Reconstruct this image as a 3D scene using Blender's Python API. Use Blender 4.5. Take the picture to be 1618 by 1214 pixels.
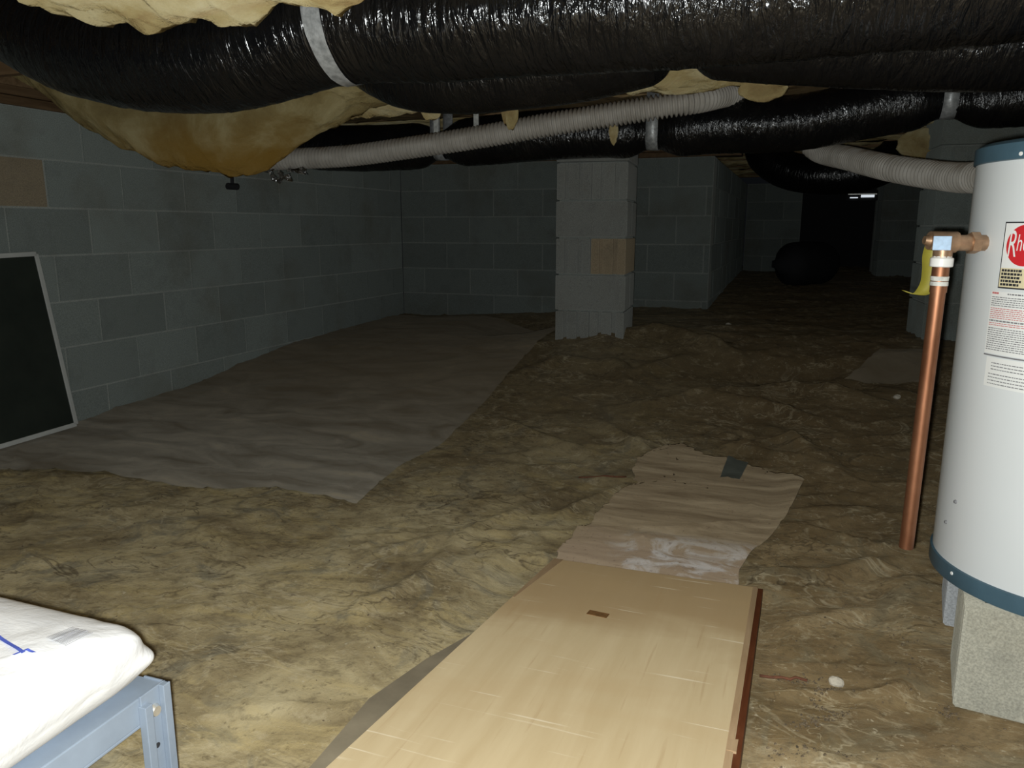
import bpy, bmesh, math, random
import numpy as np
from mathutils import Vector, Matrix

random.seed(7)
rng = np.random.default_rng(11)
scene = bpy.context.scene
COL = scene.collection
for o in list(bpy.data.objects):
    bpy.data.objects.remove(o)

# ------------------------------------------------------------------ camera, light, exposure
H = 0.87                       # camera height above the ground by the board; everything below is written
                               # relative to the camera height and lifted by H at the very end
cam_d = bpy.data.cameras.new('camera')
cam_d.sensor_width = 36.0
cam_d.lens = 36.0 * 1215.0 / 1618.0
cam_d.clip_start = 0.02
cam = bpy.data.objects.new('camera', cam_d)
COL.objects.link(cam)
cam.location = (0, 0, 0)
cam.rotation_euler = (math.radians(90 - 11.5), 0, math.radians(20))
scene.camera = cam

world = bpy.data.worlds.new('world')
scene.world = world
world.use_nodes = True
bg = world.node_tree.nodes['Background']
bg.inputs[0].default_value = (0.75, 0.85, 1.0, 1)
bg.inputs[1].default_value = 0.004

flash_d = bpy.data.lights.new('camera_flash', 'POINT')   # the phone's flash beside the lens
flash_d.energy = 92.0
flash_d.shadow_soft_size = 0.006
flash_d.color = (0.955, 1.0, 0.985)
flash = bpy.data.objects.new('camera_flash', flash_d)
COL.objects.link(flash)
flash.location = (-0.012, 0.0, -0.011)

scene.view_settings.view_transform = 'Standard'
scene.view_settings.look = 'None'
scene.view_settings.gamma = 1.0
scene.view_settings.use_curve_mapping = False
scene.view_settings.exposure = 0.0

# ------------------------------------------------------------------ noise
_T = rng.random((256, 256))
def vnoise(x, y):
    xi = np.floor(x).astype(int); yi = np.floor(y).astype(int)
    fx = x - xi; fy = y - yi
    fx = fx * fx * fx * (fx * (fx * 6 - 15) + 10); fy = fy * fy * fy * (fy * (fy * 6 - 15) + 10)
    a = _T[xi % 256, yi % 256]; b = _T[(xi + 1) % 256, yi % 256]
    c = _T[xi % 256, (yi + 1) % 256]; d = _T[(xi + 1) % 256, (yi + 1) % 256]
    return (a * (1 - fx) + b * fx) * (1 - fy) + (c * (1 - fx) + d * fx) * fy
def fbm(x, y, o=4):
    x = np.asarray(x, float); y = np.asarray(y, float)
    s = 0; a = 0.5
    for i in range(o):
        s = s + a * (vnoise(x + 17.3 * i, y + 9.1 * i) - 0.5)
        x = x * 2.03; y = y * 2.03; a *= 0.5
    return s
def ridged(x, y, p=3.0):
    return (1 - np.abs(2 * vnoise(x, y) - 1)) ** p

# ------------------------------------------------------------------ mesh builder
class MB:
    def __init__(s):
        s.v = []; s.f = []; s.uv = {}
    def add(s, vs, fs, uvs=None):
        n = len(s.v); s.v.extend([tuple(map(float, p)) for p in vs])
        for k, f in enumerate(fs):
            s.f.append(tuple(i + n for i in f))
            if uvs is not None: s.uv[len(s.f) - 1] = uvs[k]
        return s
    def box(s, lo, hi, m=None):
        x0, y0, z0 = lo; x1, y1, z1 = hi
        vs = [(x0,y0,z0),(x1,y0,z0),(x1,y1,z0),(x0,y1,z0),(x0,y0,z1),(x1,y0,z1),(x1,y1,z1),(x0,y1,z1)]
        if m is not None: vs = [m @ Vector(p) for p in vs]
        return s.add(vs, [(0,3,2,1),(4,5,6,7),(0,1,5,4),(1,2,6,5),(2,3,7,6),(3,0,4,7)])
    def grid(s, P, closed_u=False, uv=False, flip=False):
        # P[j][i] points
        P = np.asarray(P); nj, ni = P.shape[:2]
        vs = P.reshape(-1, 3); fs = []; uvs = []
        for j in range(nj - 1):
            for i in range(ni if closed_u else ni - 1):
                i2 = (i + 1) % ni
                q = (j*ni+i, j*ni+i2, (j+1)*ni+i2, (j+1)*ni+i)
                u = ((i/ni, j), ((i+1)/ni, j), ((i+1)/ni, j+1), (i/ni, j+1))
                if flip: q = q[::-1]; u = u[::-1]
                fs.append(q); uvs.append(u)
        return s.add(vs, fs, uvs if uv else None)
    def cyl(s, a, b, r0, r1=None, n=16, caps=True):
        r1 = r0 if r1 is None else r1
        a = Vector(a); b = Vector(b); d = (b - a).normalized()
        t = d.orthogonal().normalized(); w = d.cross(t)
        vs = []
        for p, r in ((a, r0), (b, r1)):
            for i in range(n):
                q = 2*math.pi*i/n; vs.append(p + (t*math.cos(q) + w*math.sin(q))*r)
        fs = [(i, (i+1) % n, n+(i+1) % n, n+i) for i in range(n)]
        if caps: fs += [tuple(range(n))[::-1], tuple(range(n, 2*n))]
        return s.add(vs, fs)
    def lathe(s, c, prof, n=48, a0=0, a1=2*math.pi, capb=False, capt=False):
        c = Vector(c); vs = []
        for r, z in prof:
            for i in range(n):
                q = a0 + (a1-a0)*i/n; vs.append((c.x + r*math.cos(q), c.y + r*math.sin(q), c.z + z))
        fs = []
        for j in range(len(prof)-1):
            for i in range(n):
                fs.append((j*n+i, j*n+(i+1) % n, (j+1)*n+(i+1) % n, (j+1)*n+i))
        if capb: fs.append(tuple(range(n))[::-1])
        if capt: fs.append(tuple(range((len(prof)-1)*n, len(prof)*n)))
        return s.add(vs, fs)
    def build(s, name, mat=None, parent=None, origin=None, smooth=False, bevel=0, auto=None):
        off = Vector((0, 0, 0))
        if parent is not None: off = world_loc(parent)
        vs = np.array(s.v, float)
        if parent is None:
            if origin is None:
                mn = vs.min(0); mx = vs.max(0); origin = ((mn[0]+mx[0])/2, (mn[1]+mx[1])/2, mn[2])
            off = Vector(origin)
        me = bpy.data.meshes.new(name)
        me.from_pydata([tuple(p) for p in (vs - np.array(off))], [], s.f)
        if s.uv:
            L = me.uv_layers.new(name='UVMap')
            for k, p in enumerate(me.polygons):
                u = s.uv.get(k)
                if u:
                    for q, li in enumerate(p.loop_indices): L.data[li].uv = u[q]
        me.validate(); me.update()
        if smooth:
            me.polygons.foreach_set('use_smooth', [True]*len(me.polygons))
            if auto: me.set_sharp_from_angle(angle=math.radians(auto))
        if mat: me.materials.append(mat)
        o = bpy.data.objects.new(name, me); COL.objects.link(o)
        if parent is not None: o.parent = parent
        else: o.location = off
        if bevel:
            b = o.modifiers.new('bevel', 'BEVEL'); b.width = bevel; b.segments = 2; b.limit_method = 'ANGLE'
            b.angle_limit = math.radians(40)
        return o

def world_loc(o):
    v = Vector(o.location); p = o.parent
    while p is not None: v = v + Vector(p.location); p = p.parent
    return v
def thing(name, label, cat, loc, group=None):
    o = bpy.data.objects.new(name, None); o.empty_display_size = 0.05
    COL.objects.link(o); o.location = loc
    return tag(o, label, cat, group)
def tag(o, label, cat, group=None):
    o['label'] = label; o['category'] = cat
    if group: o['group'] = group
    return o
def struct(o):
    o['kind'] = 'structure'; return o

def spline(pts, n, closed=False):
    P = np.array(pts, float); m = len(P)
    Q = np.vstack([2*P[0]-P[1], P, 2*P[-1]-P[-2]])
    out = []
    seg = np.linalg.norm(np.diff(P, axis=0), axis=1); cum = np.r_[0, np.cumsum(seg)]
    for d in np.linspace(0, cum[-1], n):
        k = min(np.searchsorted(cum, d, 'right')-1, m-2); t = (d-cum[k])/max(seg[k], 1e-9)
        p0, p1, p2, p3 = Q[k], Q[k+1], Q[k+2], Q[k+3]
        out.append(0.5*((2*p1)+(-p0+p2)*t+(2*p0-5*p1+4*p2-p3)*t*t+(-p0+3*p1-3*p2+p3)*t**3))
    return np.array(out)
def tube(mb, path, rad, n=24, cap=True, usc=1.0):
    """path (m,3), rad (m,n) or scalar; u around, v along in metres"""
    m = len(path); T = np.gradient(path, axis=0); T /= np.linalg.norm(T, axis=1)[:, None]
    up = np.array([0, 0, 1.0])
    if abs(T[0] @ up) > 0.9: up = np.array([0, 1.0, 0])
    N = np.zeros_like(path); a = up - T[0]*(up @ T[0]); N[0] = a/np.linalg.norm(a)
    for i in range(1, m):
        a = N[i-1] - T[i]*(N[i-1] @ T[i]); N[i] = a/np.linalg.norm(a)
    B = np.cross(T, N)
    q = np.linspace(0, 2*math.pi, n, endpoint=False)
    R = np.broadcast_to(np.asarray(rad, float), (m, n)) if np.ndim(rad) != 1 else np.repeat(np.asarray(rad)[:, None], n, 1)
    P = path[:, None, :] + R[:, :, None]*(N[:, None, :]*np.cos(q)[None, :, None] + B[:, None, :]*np.sin(q)[None, :, None])
    s = np.r_[0, np.cumsum(np.linalg.norm(np.diff(path, axis=0), axis=1))]
    k0 = len(mb.v)
    vs = P.reshape(-1, 3); fs = []; uvs = []
    for j in range(m-1):
        for i in range(n):
            i2 = (i+1) % n
            fs.append((j*n+i, j*n+i2, (j+1)*n+i2, (j+1)*n+i))
            uvs.append(((i/n, s[j]), ((i+1)/n, s[j]), ((i+1)/n, s[j+1]), (i/n, s[j+1])))
    if cap:
        fs += [tuple(range(n))[::-1], tuple(range((m-1)*n, m*n))]
        uvs += [tuple((0, 0) for _ in range(n))]*2
    mb.add(vs, fs, uvs)
    return mb

# ------------------------------------------------------------------ materials
def srgb(r, g, b):
    f = lambda c: (c/255/12.92) if c/255 <= 0.04045 else ((c/255+0.055)/1.055)**2.4
    return (f(r), f(g), f(b), 1)
class M:
    """small wrapper to write node trees briefly"""
    def __init__(s, name, rough=0.7, metal=0.0, spec=0.5, dr=0.0):
        s.m = bpy.data.materials.new(name); s.m.use_nodes = True
        s.t = s.m.node_tree; s.b = s.t.nodes['Principled BSDF']
        s.b.inputs['Roughness'].default_value = rough
        s.b.inputs['Metallic'].default_value = metal
        s.b.inputs['Specular IOR Level'].default_value = spec
        s.b.inputs['Diffuse Roughness'].default_value = dr
    def n(s, kind, **kw):
        n = s.t.nodes.new(kind)
        for k, v in kw.items():
            if k in n.inputs.keys(): n.inputs[k].default_value = v
            else: setattr(n, k, v)
        return n
    def l(s, a, b): s.t.links.new(a, b)
    def pos(s):
        return s.n('ShaderNodeNewGeometry').outputs['Position']
    def co(s, k): return s.n('ShaderNodeTexCoord').outputs[k]
    def map(s, v, scale=(1, 1, 1), rot=(0, 0, 0), loc=(0, 0, 0)):
        n = s.n('ShaderNodeMapping'); n.inputs['Scale'].default_value = scale
        n.inputs['Rotation'].default_value = rot; n.inputs['Location'].default_value = loc
        s.l(v, n.inputs['Vector']); return n.outputs[0]
    def noise(s, v, scale, detail=4, rough=0.55, dist=0.0):
        n = s.n('ShaderNodeTexNoise', Scale=scale, Detail=detail, Roughness=rough, Distortion=dist)
        s.l(v, n.inputs['Vector']); return n.outputs['Fac']
    def ramp(s, f, stops):
        n = s.n('ShaderNodeValToRGB'); e = n.color_ramp.elements
        while len(e) > 1: e.remove(e[-1])
        for i, (p, c) in enumerate(stops):
            x = e[0] if i == 0 else e.new(p)
            x.position = p; x.color = c if len(c) == 4 else (*c, 1)
        s.l(f, n.inputs[0]); return n.outputs[0]
    def fac(s, f, lo, hi):
        n = s.n('ShaderNodeMapRange'); n.inputs['From Min'].default_value = lo; n.inputs['From Max'].default_value = hi
        n.clamp = True; s.l(f, n.inputs['Value']); return n.outputs[0]
    def mix(s, f, a, b, mode='MIX'):
        n = s.n('ShaderNodeMix', data_type='RGBA', blend_type=mode)
        for sock, v in ((n.inputs['Factor'], f), (n.inputs['A'] if 0 else n.inputs[6], a), (n.inputs[7], b)):
            if hasattr(v, 'links') or hasattr(v, 'is_linked'): s.l(v, sock)
            elif isinstance(v, (int, float)): sock.default_value = v
            else: sock.default_value = v if len(v) == 4 else (*v, 1)
        return n.outputs[2]
    def math(s, op, a, b=0.0):
        n = s.n('ShaderNodeMath', operation=op)
        for sock, v in ((n.inputs[0], a), (n.inputs[1], b)):
            if isinstance(v, (int, float)): sock.default_value = v
            else: s.l(v, sock)
        return n.outputs[0]
    def color(s, c):
        if hasattr(c, 'is_linked'): s.l(c, s.b.inputs['Base Color'])
        else: s.b.inputs['Base Color'].default_value = c if len(c) == 4 else (*c, 1)
        return s
    def rough(s, c): s.l(c, s.b.inputs['Roughness']); return s
    def bump(s, h, strength=0.3, dist=0.01):
        n = s.n('ShaderNodeBump'); n.inputs['Strength'].default_value = strength; n.inputs['Distance'].default_value = dist
        s.l(h, n.inputs['Height']); s.l(n.outputs[0], s.b.inputs['Normal']); return s

def block_mat(name, c, var=0.25, stain=0.35, stainc=(0.16, 0.12, 0.07)):
    m = M(name, 0.9, spec=0.2, dr=1.0)
    p = m.pos()
    n1 = m.noise(p, 260, 2); n2 = m.noise(p, 2.2, 5, 0.6); n3 = m.noise(p, 9, 4)
    r = m.n('ShaderNodeObjectInfo').outputs['Random']
    base = m.mix(m.fac(n1, .3, .7), tuple(x*0.78 for x in c), tuple(min(1, x*1.2) for x in c))
    base = m.mix(1.0, base, m.ramp(r, [(0, (1-var,)*3), (1, (1+var*.4,)*3)]), 'MULTIPLY')
    base = m.mix(m.math('MULTIPLY', m.fac(n2, .5, .75), stain), base, stainc)
    base = m.mix(m.math('MULTIPLY', m.fac(n3, .55, .8), .25), base, (0.10, 0.105, 0.10))
    m.color(base); m.bump(n1, 0.5, 0.004)
    return m.m
M_block = block_mat('painted_block_grey', (0.28, 0.312, 0.29), .15, .5, (.17, .15, .105))
M_block_pier = block_mat('pier_block', (0.38, 0.385, 0.355), 0.12, 0.25)
M_block_tan = block_mat('pier_block_tan', (0.50, 0.40, 0.27), 0.1, 0.2)
M_block_orange = block_mat('wall_block_rusty', (0.31, 0.255, 0.175), 0.1, 0.3)
M_block_loose = block_mat('loose_block', (0.40, 0.385, 0.32), 0.08, 0.45, (0.22, 0.18, 0.10))
M_block_loose2 = block_mat('loose_block_cool', (0.42, 0.43, 0.44), 0.08, 0.2)
M_mortar = block_mat('mortar', (0.37, 0.39, 0.36), 0.0, 0.3)

def floor_mat():
    m = M('dirty_plastic_ground', 0.6, spec=0.3, dr=0.55)
    p = m.pos()
    flat = m.map(p, (1, 1, 0.2), (0, 0, math.radians(-28)))
    st = m.map(p, (1.0, 2.6, 0.3), (0, 0, math.radians(38)))
    big = m.noise(p, 1.1, 3, 0.5); a = m.noise(flat, 3.2, 8, 0.66, 0.9); b = m.noise(st, 3.0, 8, 0.68, 1.2)
    fine = m.noise(p, 48, 5, 0.72); c = m.noise(m.map(p, (1, 1, .3), (0, 0, 1.1), (4, 2, 0)), 4.5, 7, 0.68, 1.5)
    col = m.ramp(a, [(.30, (.15, .112, .06)), (.43, (.285, .225, .125)), (.56, (.42, .345, .20)), (.72, (.56, .48, .30))])
    col = m.mix(m.math('MULTIPLY', m.fac(b, .50, .64), .6), col, (.52, .41, .20))
    col = m.mix(m.math('MULTIPLY', m.fac(c, .52, .64), .7), col, (.20, .183, .135))
    x = m.n('ShaderNodeSeparateXYZ'); m.l(p, x.inputs[0])
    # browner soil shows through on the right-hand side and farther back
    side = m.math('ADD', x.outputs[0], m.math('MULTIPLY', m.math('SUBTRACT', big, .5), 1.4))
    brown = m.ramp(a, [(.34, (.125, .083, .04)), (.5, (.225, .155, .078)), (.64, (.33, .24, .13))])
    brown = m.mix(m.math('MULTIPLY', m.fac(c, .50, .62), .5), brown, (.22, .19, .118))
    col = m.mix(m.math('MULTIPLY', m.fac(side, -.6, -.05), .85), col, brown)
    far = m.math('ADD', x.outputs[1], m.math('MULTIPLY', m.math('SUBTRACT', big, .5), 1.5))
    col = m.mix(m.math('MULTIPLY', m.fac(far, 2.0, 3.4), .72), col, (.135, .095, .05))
    col = m.mix(m.math('MULTIPLY', m.fac(fine, .58, .70), .6), col, (.09, .066, .038))
    col = m.mix(m.math('MULTIPLY', m.fac(m.noise(p, 80, 2, .5), .68, .75), .5), col, (.6, .53, .38))
    # crumpled film: light and shade of its folds painted as pale and dark lines
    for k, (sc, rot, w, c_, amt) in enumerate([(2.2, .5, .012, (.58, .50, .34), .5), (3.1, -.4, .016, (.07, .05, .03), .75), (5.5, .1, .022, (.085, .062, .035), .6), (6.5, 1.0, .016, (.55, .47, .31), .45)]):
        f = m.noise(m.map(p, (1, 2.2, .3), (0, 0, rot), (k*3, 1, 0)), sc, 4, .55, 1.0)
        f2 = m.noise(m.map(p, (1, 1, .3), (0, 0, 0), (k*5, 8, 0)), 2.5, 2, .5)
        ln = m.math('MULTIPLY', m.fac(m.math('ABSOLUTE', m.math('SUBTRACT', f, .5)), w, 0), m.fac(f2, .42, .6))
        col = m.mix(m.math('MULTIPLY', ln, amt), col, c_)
    sp = m.noise(p, 19, 6, .75)
    col = m.mix(m.math('MULTIPLY', m.fac(sp, .53, .68), .6), col, (.12, .092, .055))
    col = m.mix(m.math('MULTIPLY', m.fac(sp, .44, .34), .35), col, (.56, .48, .32))
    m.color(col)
    m.rough(m.fac(b, 1.3, -0.2))
    h = m.math('ADD', m.math('MULTIPLY', fine, .35), m.math('ADD', m.math('MULTIPLY', a, .6), m.math('MULTIPLY', c, .8)))
    m.bump(h, 0.6, 0.016)
    return m.m
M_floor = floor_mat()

def sheet_mat():
    m = M('dusty_grey_plastic', 0.5, spec=0.3, dr=1.0)
    p = m.pos(); st = m.map(p, (1, 2.6, .3), (0, 0, .15))
    a = m.noise(st, 2.6, 7, .62, .9); f = m.noise(p, 60, 3)
    col = m.ramp(a, [(.32, (.155, .13, .095)), (.5, (.235, .21, .168)), (.62, (.30, .265, .21)), (.75, (.37, .315, .22))])
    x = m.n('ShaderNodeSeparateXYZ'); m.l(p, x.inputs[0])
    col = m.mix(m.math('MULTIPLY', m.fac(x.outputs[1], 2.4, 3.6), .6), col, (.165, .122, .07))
    col = m.mix(m.math('MULTIPLY', m.fac(f, .6, .72), .3), col, (.15, .125, .09))
    m.color(col); m.bump(m.math('ADD', a, m.math('MULTIPLY', f, .2)), .35, .01)
    return m.m
M_sheet = sheet_mat()

def duct_mat(name, bump, r0, r1):
    m = M(name, r0, spec=0.6)
    uv = m.co('UV')
    n = m.noise(m.map(uv, (11, 62, 1)), 1.0, 3, .55, .8)
    n2 = m.noise(m.map(uv, (8, 22, 1)), 1.0, 4, .6, 1.0)
    d = m.noise(m.map(uv, (3, 4, 1)), 1.0, 5, .6)
    m.color(m.mix(m.fac(d, .5, .75), (.006, .006, .0065), (.015, .013, .011)))
    m.bump(m.math('ADD', n, m.math('MULTIPLY', n2, .8)), bump, .022)
    m.rough(m.ramp(d, [(.3, (r0,)*3), (.75, (r1,)*3)]))
    return m.m
M_duct = duct_mat('black_duct_film_crinkled', .5, .13, .26)
M_duct_far = duct_mat('black_duct_film', .40, .20, .34)
m = M('silver_tape', .45, .35); uv = m.pos(); k = m.noise(uv, 60, 3)
m.color(m.ramp(k, [(.3, (.30, .31, .31)), (.7, (.62, .63, .63))])); m.bump(k, .5, .004); M_tape = m.m
m = M('foil', .18, 1.0); k = m.noise(m.pos(), 70, 2); m.color((.85, .85, .86)); m.bump(k, .6, .006); M_foil = m.m

def ins_mat():
    m = M('fiberglass_yellow', 1.0, spec=0.05, dr=1.0)
    p = m.pos(); a = m.noise(p, 4, 6, .65, .5); f = m.noise(p, 45, 4, .7); st = m.noise(m.map(p, (2, 9, 9)), 2, 5, .6)
    col = m.ramp(a, [(.3, (.25, .165, .07)), (.45, (.42, .33, .155)), (.6, (.56, .48, .28)), (.75, (.66, .60, .42))])
    col = m.mix(m.math('MULTIPLY', m.fac(st, .52, .7), .5), col, (.36, .235, .11))
    m.color(col); m.bump(m.math('ADD', f, m.math('MULTIPLY', a, 1.5)), .45, .02)
    return m.m
M_ins = ins_mat()
def ins2_mat():
    m = M('fiberglass_stained', 1.0, spec=0.05, dr=1.0)
    p = m.pos(); a = m.noise(p, 5, 6, .65, .5); f = m.noise(p, 45, 4, .7)
    x = m.n('ShaderNodeSeparateXYZ'); m.l(p, x.inputs[0])
    col = m.ramp(a, [(.3, (.16, .115, .05)), (.5, (.255, .20, .09)), (.7, (.38, .32, .17))])
    low = m.math('ADD', x.outputs[2], m.math('MULTIPLY', m.math('SUBTRACT', a, .5), .25))
    col = m.mix(m.math('MULTIPLY', m.fac(low, H+.40, H+.24), .8), col, (.235, .13, .02))
    m.color(col); m.bump(m.math('ADD', f, m.math('MULTIPLY', a, 1.5)), .5, .02)
    return m.m
M_ins_stain = ins2_mat()
def paper_mat():
    m = M('kraft_facing', .8, spec=.2)
    p = m.pos(); a = m.noise(m.map(p, (1.5, 4, 4)), 3, 6, .6, .4)
    m.color(m.ramp(a, [(.3, (.20, .125, .06)), (.55, (.33, .225, .11)), (.75, (.44, .34, .18))])); m.bump(a, .5, .02)
    return m.m
M_kraft = paper_mat()

def wood_mat(name, c1, c2, ax=(1, 14, 14), rough=.75):
    m = M(name, rough, spec=.25)
    p = m.pos(); a = m.noise(m.map(p, ax), 3, 6, .6, .6)
    m.color(m.ramp(a, [(.3, c1), (.7, c2)])); m.bump(a, .25, .004)
    return m.m
M_joist = wood_mat('joist_wood', (.16, .095, .045), (.33, .21, .11))
M_sill = wood_mat('sill_wood', (.10, .06, .03), (.20, .125, .065), (14, 1, 14))
M_subfloor = wood_mat('subfloor_wood', (.13, .08, .04), (.24, .16, .085))

def hose_mat():
    m = M('dusty_grey_hose', .55, spec=.35)
    p = m.pos(); a = m.noise(p, 14, 5); g = m.n('ShaderNodeNewGeometry')
    nz = m.n('ShaderNodeSeparateXYZ'); m.l(g.outputs['Normal'], nz.inputs[0])
    dirt = m.math('MULTIPLY', m.fac(nz.outputs[2], .1, .9), m.fac(a, .3, .6))   # dust lies on top
    col = m.ramp(a, [(.35, (.42, .385, .335)), (.65, (.54, .505, .45))])
    m.color(m.mix(dirt, col, (.16, .11, .06))); return m.m
M_hose = hose_mat()

def plain(name, c, rough=.5, metal=0, spec=.5, nscale=None, namp=.12, bump=0):
    m = M(name, rough, metal, spec)
    if nscale:
        a = m.noise(m.pos(), nscale, 5, .6)
        m.color(m.ramp(a, [(.3, tuple(x*(1-namp) for x in c)), (.7, tuple(min(1, x*(1+namp)) for x in c))]))
        if bump: m.bump(a, bump, .004)
    else: m.color(c)
    return m.m
M_white = plain('white_enamel', (.68, .71, .725), .38, nscale=3, namp=.02)
M_blue = plain('slate_blue_enamel', (.060, .115, .155), .4, nscale=12, namp=.15)
def copper():
    m = M('old_copper', .5, .85)
    a = m.noise(m.map(m.pos(), (1, 1, .35)), 22, 5, .6)
    m.color(m.ramp(a, [(.3, (.22, .09, .045)), (.6, (.36, .165, .09)), (.8, (.46, .24, .145))])); m.bump(a, .1, .002); return m.m
M_copper = copper()
M_brass = plain('dull_brass', (.42, .27, .17), .45, .7, nscale=30, namp=.35, bump=.2)
M_pvc = plain('white_plastic', (.82, .82, .8), .4, nscale=25, namp=.05)
M_teflon = plain('white_thread_tape', (.6, .6, .56), .6, nscale=60, namp=.3, bump=.4)
M_yellow = plain('yellow_tag', (.27, .235, .03), .5, nscale=30, namp=.12)
M_tagblue = plain('tag_pale_blue', (.42, .58, .78), .5, nscale=40, namp=.25)
M_lab_white = plain('label_white', (.80, .81, .80), .4)
M_lab_cream = plain('label_cream', (.72, .64, .42), .4)
M_lab_red = plain('label_red', (.60, .022, .03), .4)
M_lab_black = plain('label_black', (.025, .025, .03), .5)
M_lab_grey = plain('label_print_grey', (.20, .20, .21), .5)
M_lab_pink = plain('label_print_red', (.55, .16, .16), .5)
M_steel = plain('blue_grey_painted_steel', (.225, .268, .33), .45, nscale=20, namp=.08)
M_dark = plain('dark_hole', (.02, .02, .022), .8)
M_zinc = plain('zinc', (.75, .74, .70), .35, .8, nscale=60, namp=.15)
def bag_mat():
    m = M('white_woven_bag', .5, spec=.4)
    p = m.pos(); a = m.noise(p, 14, 5, .6, .6); b = m.noise(p, 180, 2)
    m.color(m.ramp(a, [(.3, (.74, .75, .78)), (.6, (.82, .82, .83))])); m.bump(m.math('ADD', a, m.math('MULTIPLY', b, .1)), .25, .01); return m.m
M_bag = bag_mat()
M_bagprint = plain('bag_print_blue', (.08, .12, .50), .5)
M_bagbar = plain('bag_print_grey', (.30, .30, .33), .5)
M_screenframe = plain('screen_frame_white', (.62, .63, .60), .45, nscale=20, namp=.08)
def mesh_mat():
    m = M('insect_mesh', .75, spec=.2)
    a = m.noise(m.pos(), 5, 4); m.color(m.ramp(a, [(.3, (.020, .026, .021)), (.7, (.034, .042, .033))]))
    w = m.noise(m.pos(), 400, 1); m.bump(w, .4, .001); return m.m
M_mesh = mesh_mat()
def board_mat():
    m = M('worn_birch_panel', .55, spec=.3, dr=1.0)
    p = m.pos(); g = m.noise(m.map(p, (14, 1.2, 1), (0, 0, -.1)), 2.2, 6, .6, .5); a = m.noise(m.map(p, (1, 2.2, 1)), 2.6, 5, .55, .4)
    s = m.noise(m.map(p, (60, 2.5, 1), (0, 0, .5)), 1.4, 3, .5); s2 = m.noise(m.map(p, (3, 70, 1), (0, 0, .12)), 1.2, 3, .5)
    col = m.ramp(g, [(.25, (.385, .295, .168)), (.55, (.42, .33, .198)), (.8, (.45, .36, .222))])
    y = m.n('ShaderNodeSeparateXYZ'); m.l(p, y.inputs[0])
    yy = m.math('ADD', y.outputs[1], m.math('MULTIPLY', m.math('SUBTRACT', a, .5), .5))
    col = m.mix(m.math('MULTIPLY', m.fac(yy, 1.34, 1.50), .7), col, (.27, .18, .088))
    col = m.mix(m.math('MULTIPLY', m.fac(a, .52, .7), .3), col, (.37, .26, .135))
    col = m.mix(m.math('MULTIPLY', m.fac(s, .63, .70), .35), col, (.30, .20, .10))
    col = m.mix(m.math('MULTIPLY', m.fac(s2, .66, .71), .55), col, (.62, .55, .42))
    m.color(col); m.bump(g, .06, .003); return m.m
M_board = board_mat()
M_boardedge = wood_mat('red_brown_stained_edge', (.10, .030, .012), (.20, .068, .028), (14, 1, 14), .5)
M_boardlip = wood_mat('raw_edge_wood', (.45, .30, .17), (.60, .43, .26), (14, 1, 14), .7)
def card_mat():
    m = M('weathered_cardboard', .75, spec=.25, dr=1.0)
    p = m.pos(); a = m.noise(m.map(p, (1.2, 7, 1), (0, 0, .25)), 2.4, 7, .62, .6); b = m.noise(p, 9, 6, .65, .8); f = m.noise(p, 90, 3)
    col = m.ramp(a, [(.3, (.165, .118, .07)), (.5, (.28, .215, .135)), (.7, (.40, .315, .205))])
    y = m.n('ShaderNodeSeparateXYZ'); m.l(p, y.inputs[0])
    yy = m.math('ADD', y.outputs[1], m.math('MULTIPLY', m.math('SUBTRACT', b, .5), .35))
    xx = m.math('ADD', y.outputs[0], m.math('MULTIPLY', m.math('SUBTRACT', b, .5), .3))
    # pale scuffed band near the fold
    col = m.mix(m.math('MULTIPLY', m.fac(yy, 2.1, 1.95), .55), col, (.37, .275, .20))
    scuff = m.math('MULTIPLY', m.math('MULTIPLY', m.fac(yy, 2.14, 2.04), m.fac(xx, -.42, -.28)), m.fac(b, .46, .6))
    col = m.mix(m.math('MULTIPLY', scuff, .8), col, (.56, .53, .51))
    col = m.mix(m.math('MULTIPLY', m.fac(f, .62, .7), .45), col, (.12, .08, .06))
    m.color(col); m.bump(m.math('ADD', a, m.math('MULTIPLY', f, .15)), .5, .01); m.rough(m.fac(scuff, 1.6, -.6)); return m.m
M_card = card_mat()
M_duct_tape_dark = plain('grey_tape', (.17, .185, .16), .55, nscale=30, namp=.12)
M_stone = plain('pale_stone', (.62, .56, .46), .85, nscale=40, namp=.2, bump=.4)
M_debris = plain('dark_debris', (.14, .105, .065), .9, nscale=90, namp=.6)
M_twig = plain('red_brown_twig', (.16, .06, .03), .8, nscale=60, namp=.3)
m = M('daylight_gap'); m.color((0, 0, 0)); m.b.inputs['Emission Color'].default_value = (.85, .92, 1, 1); m.b.inputs['Emission Strength'].default_value = .75; M_day = m.m

# ------------------------------------------------------------------ ground
def base_z(x, y):
    L = np.interp(y, [-.5, 0, .9, 1.5, 2.5, 3.34, 4.13, 4.98, 5.7, 10], [-.78, -.79, -.82, -.87, -.877, -.844, -.748, -.715, -.704, -.6])
    R = np.interp(y, [-.5, 0, .7, 1.1, 1.5, 2, 2.7, 3.3, 4.2, 4.6, 5.75, 8, 10], [-.71, -.725, -.775, -.815, -.85, -.875, -.865, -.80, -.645, -.60, -.575, -.52, -.48])
    t = np.clip((x + 3) / 2.2, 0, 1); t = t*t*(3-2*t)
    z = L*(1-t) + R*t
    z = z - .12*np.exp(-(((x+1.75)/.35)**2 + ((y-5.15)/.45)**2))       # hollow beside the pier
    z = z + .035*np.exp(-(((x+1.05)/.40)**2 + ((y-4.25)/.40)**2))         # soil drawn up around the pier
    z = z - .07*np.exp(-(((x-.1)/.5)**2 + ((y-3.95)/.16)**2))          # trough behind the low ridge
    return z
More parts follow.
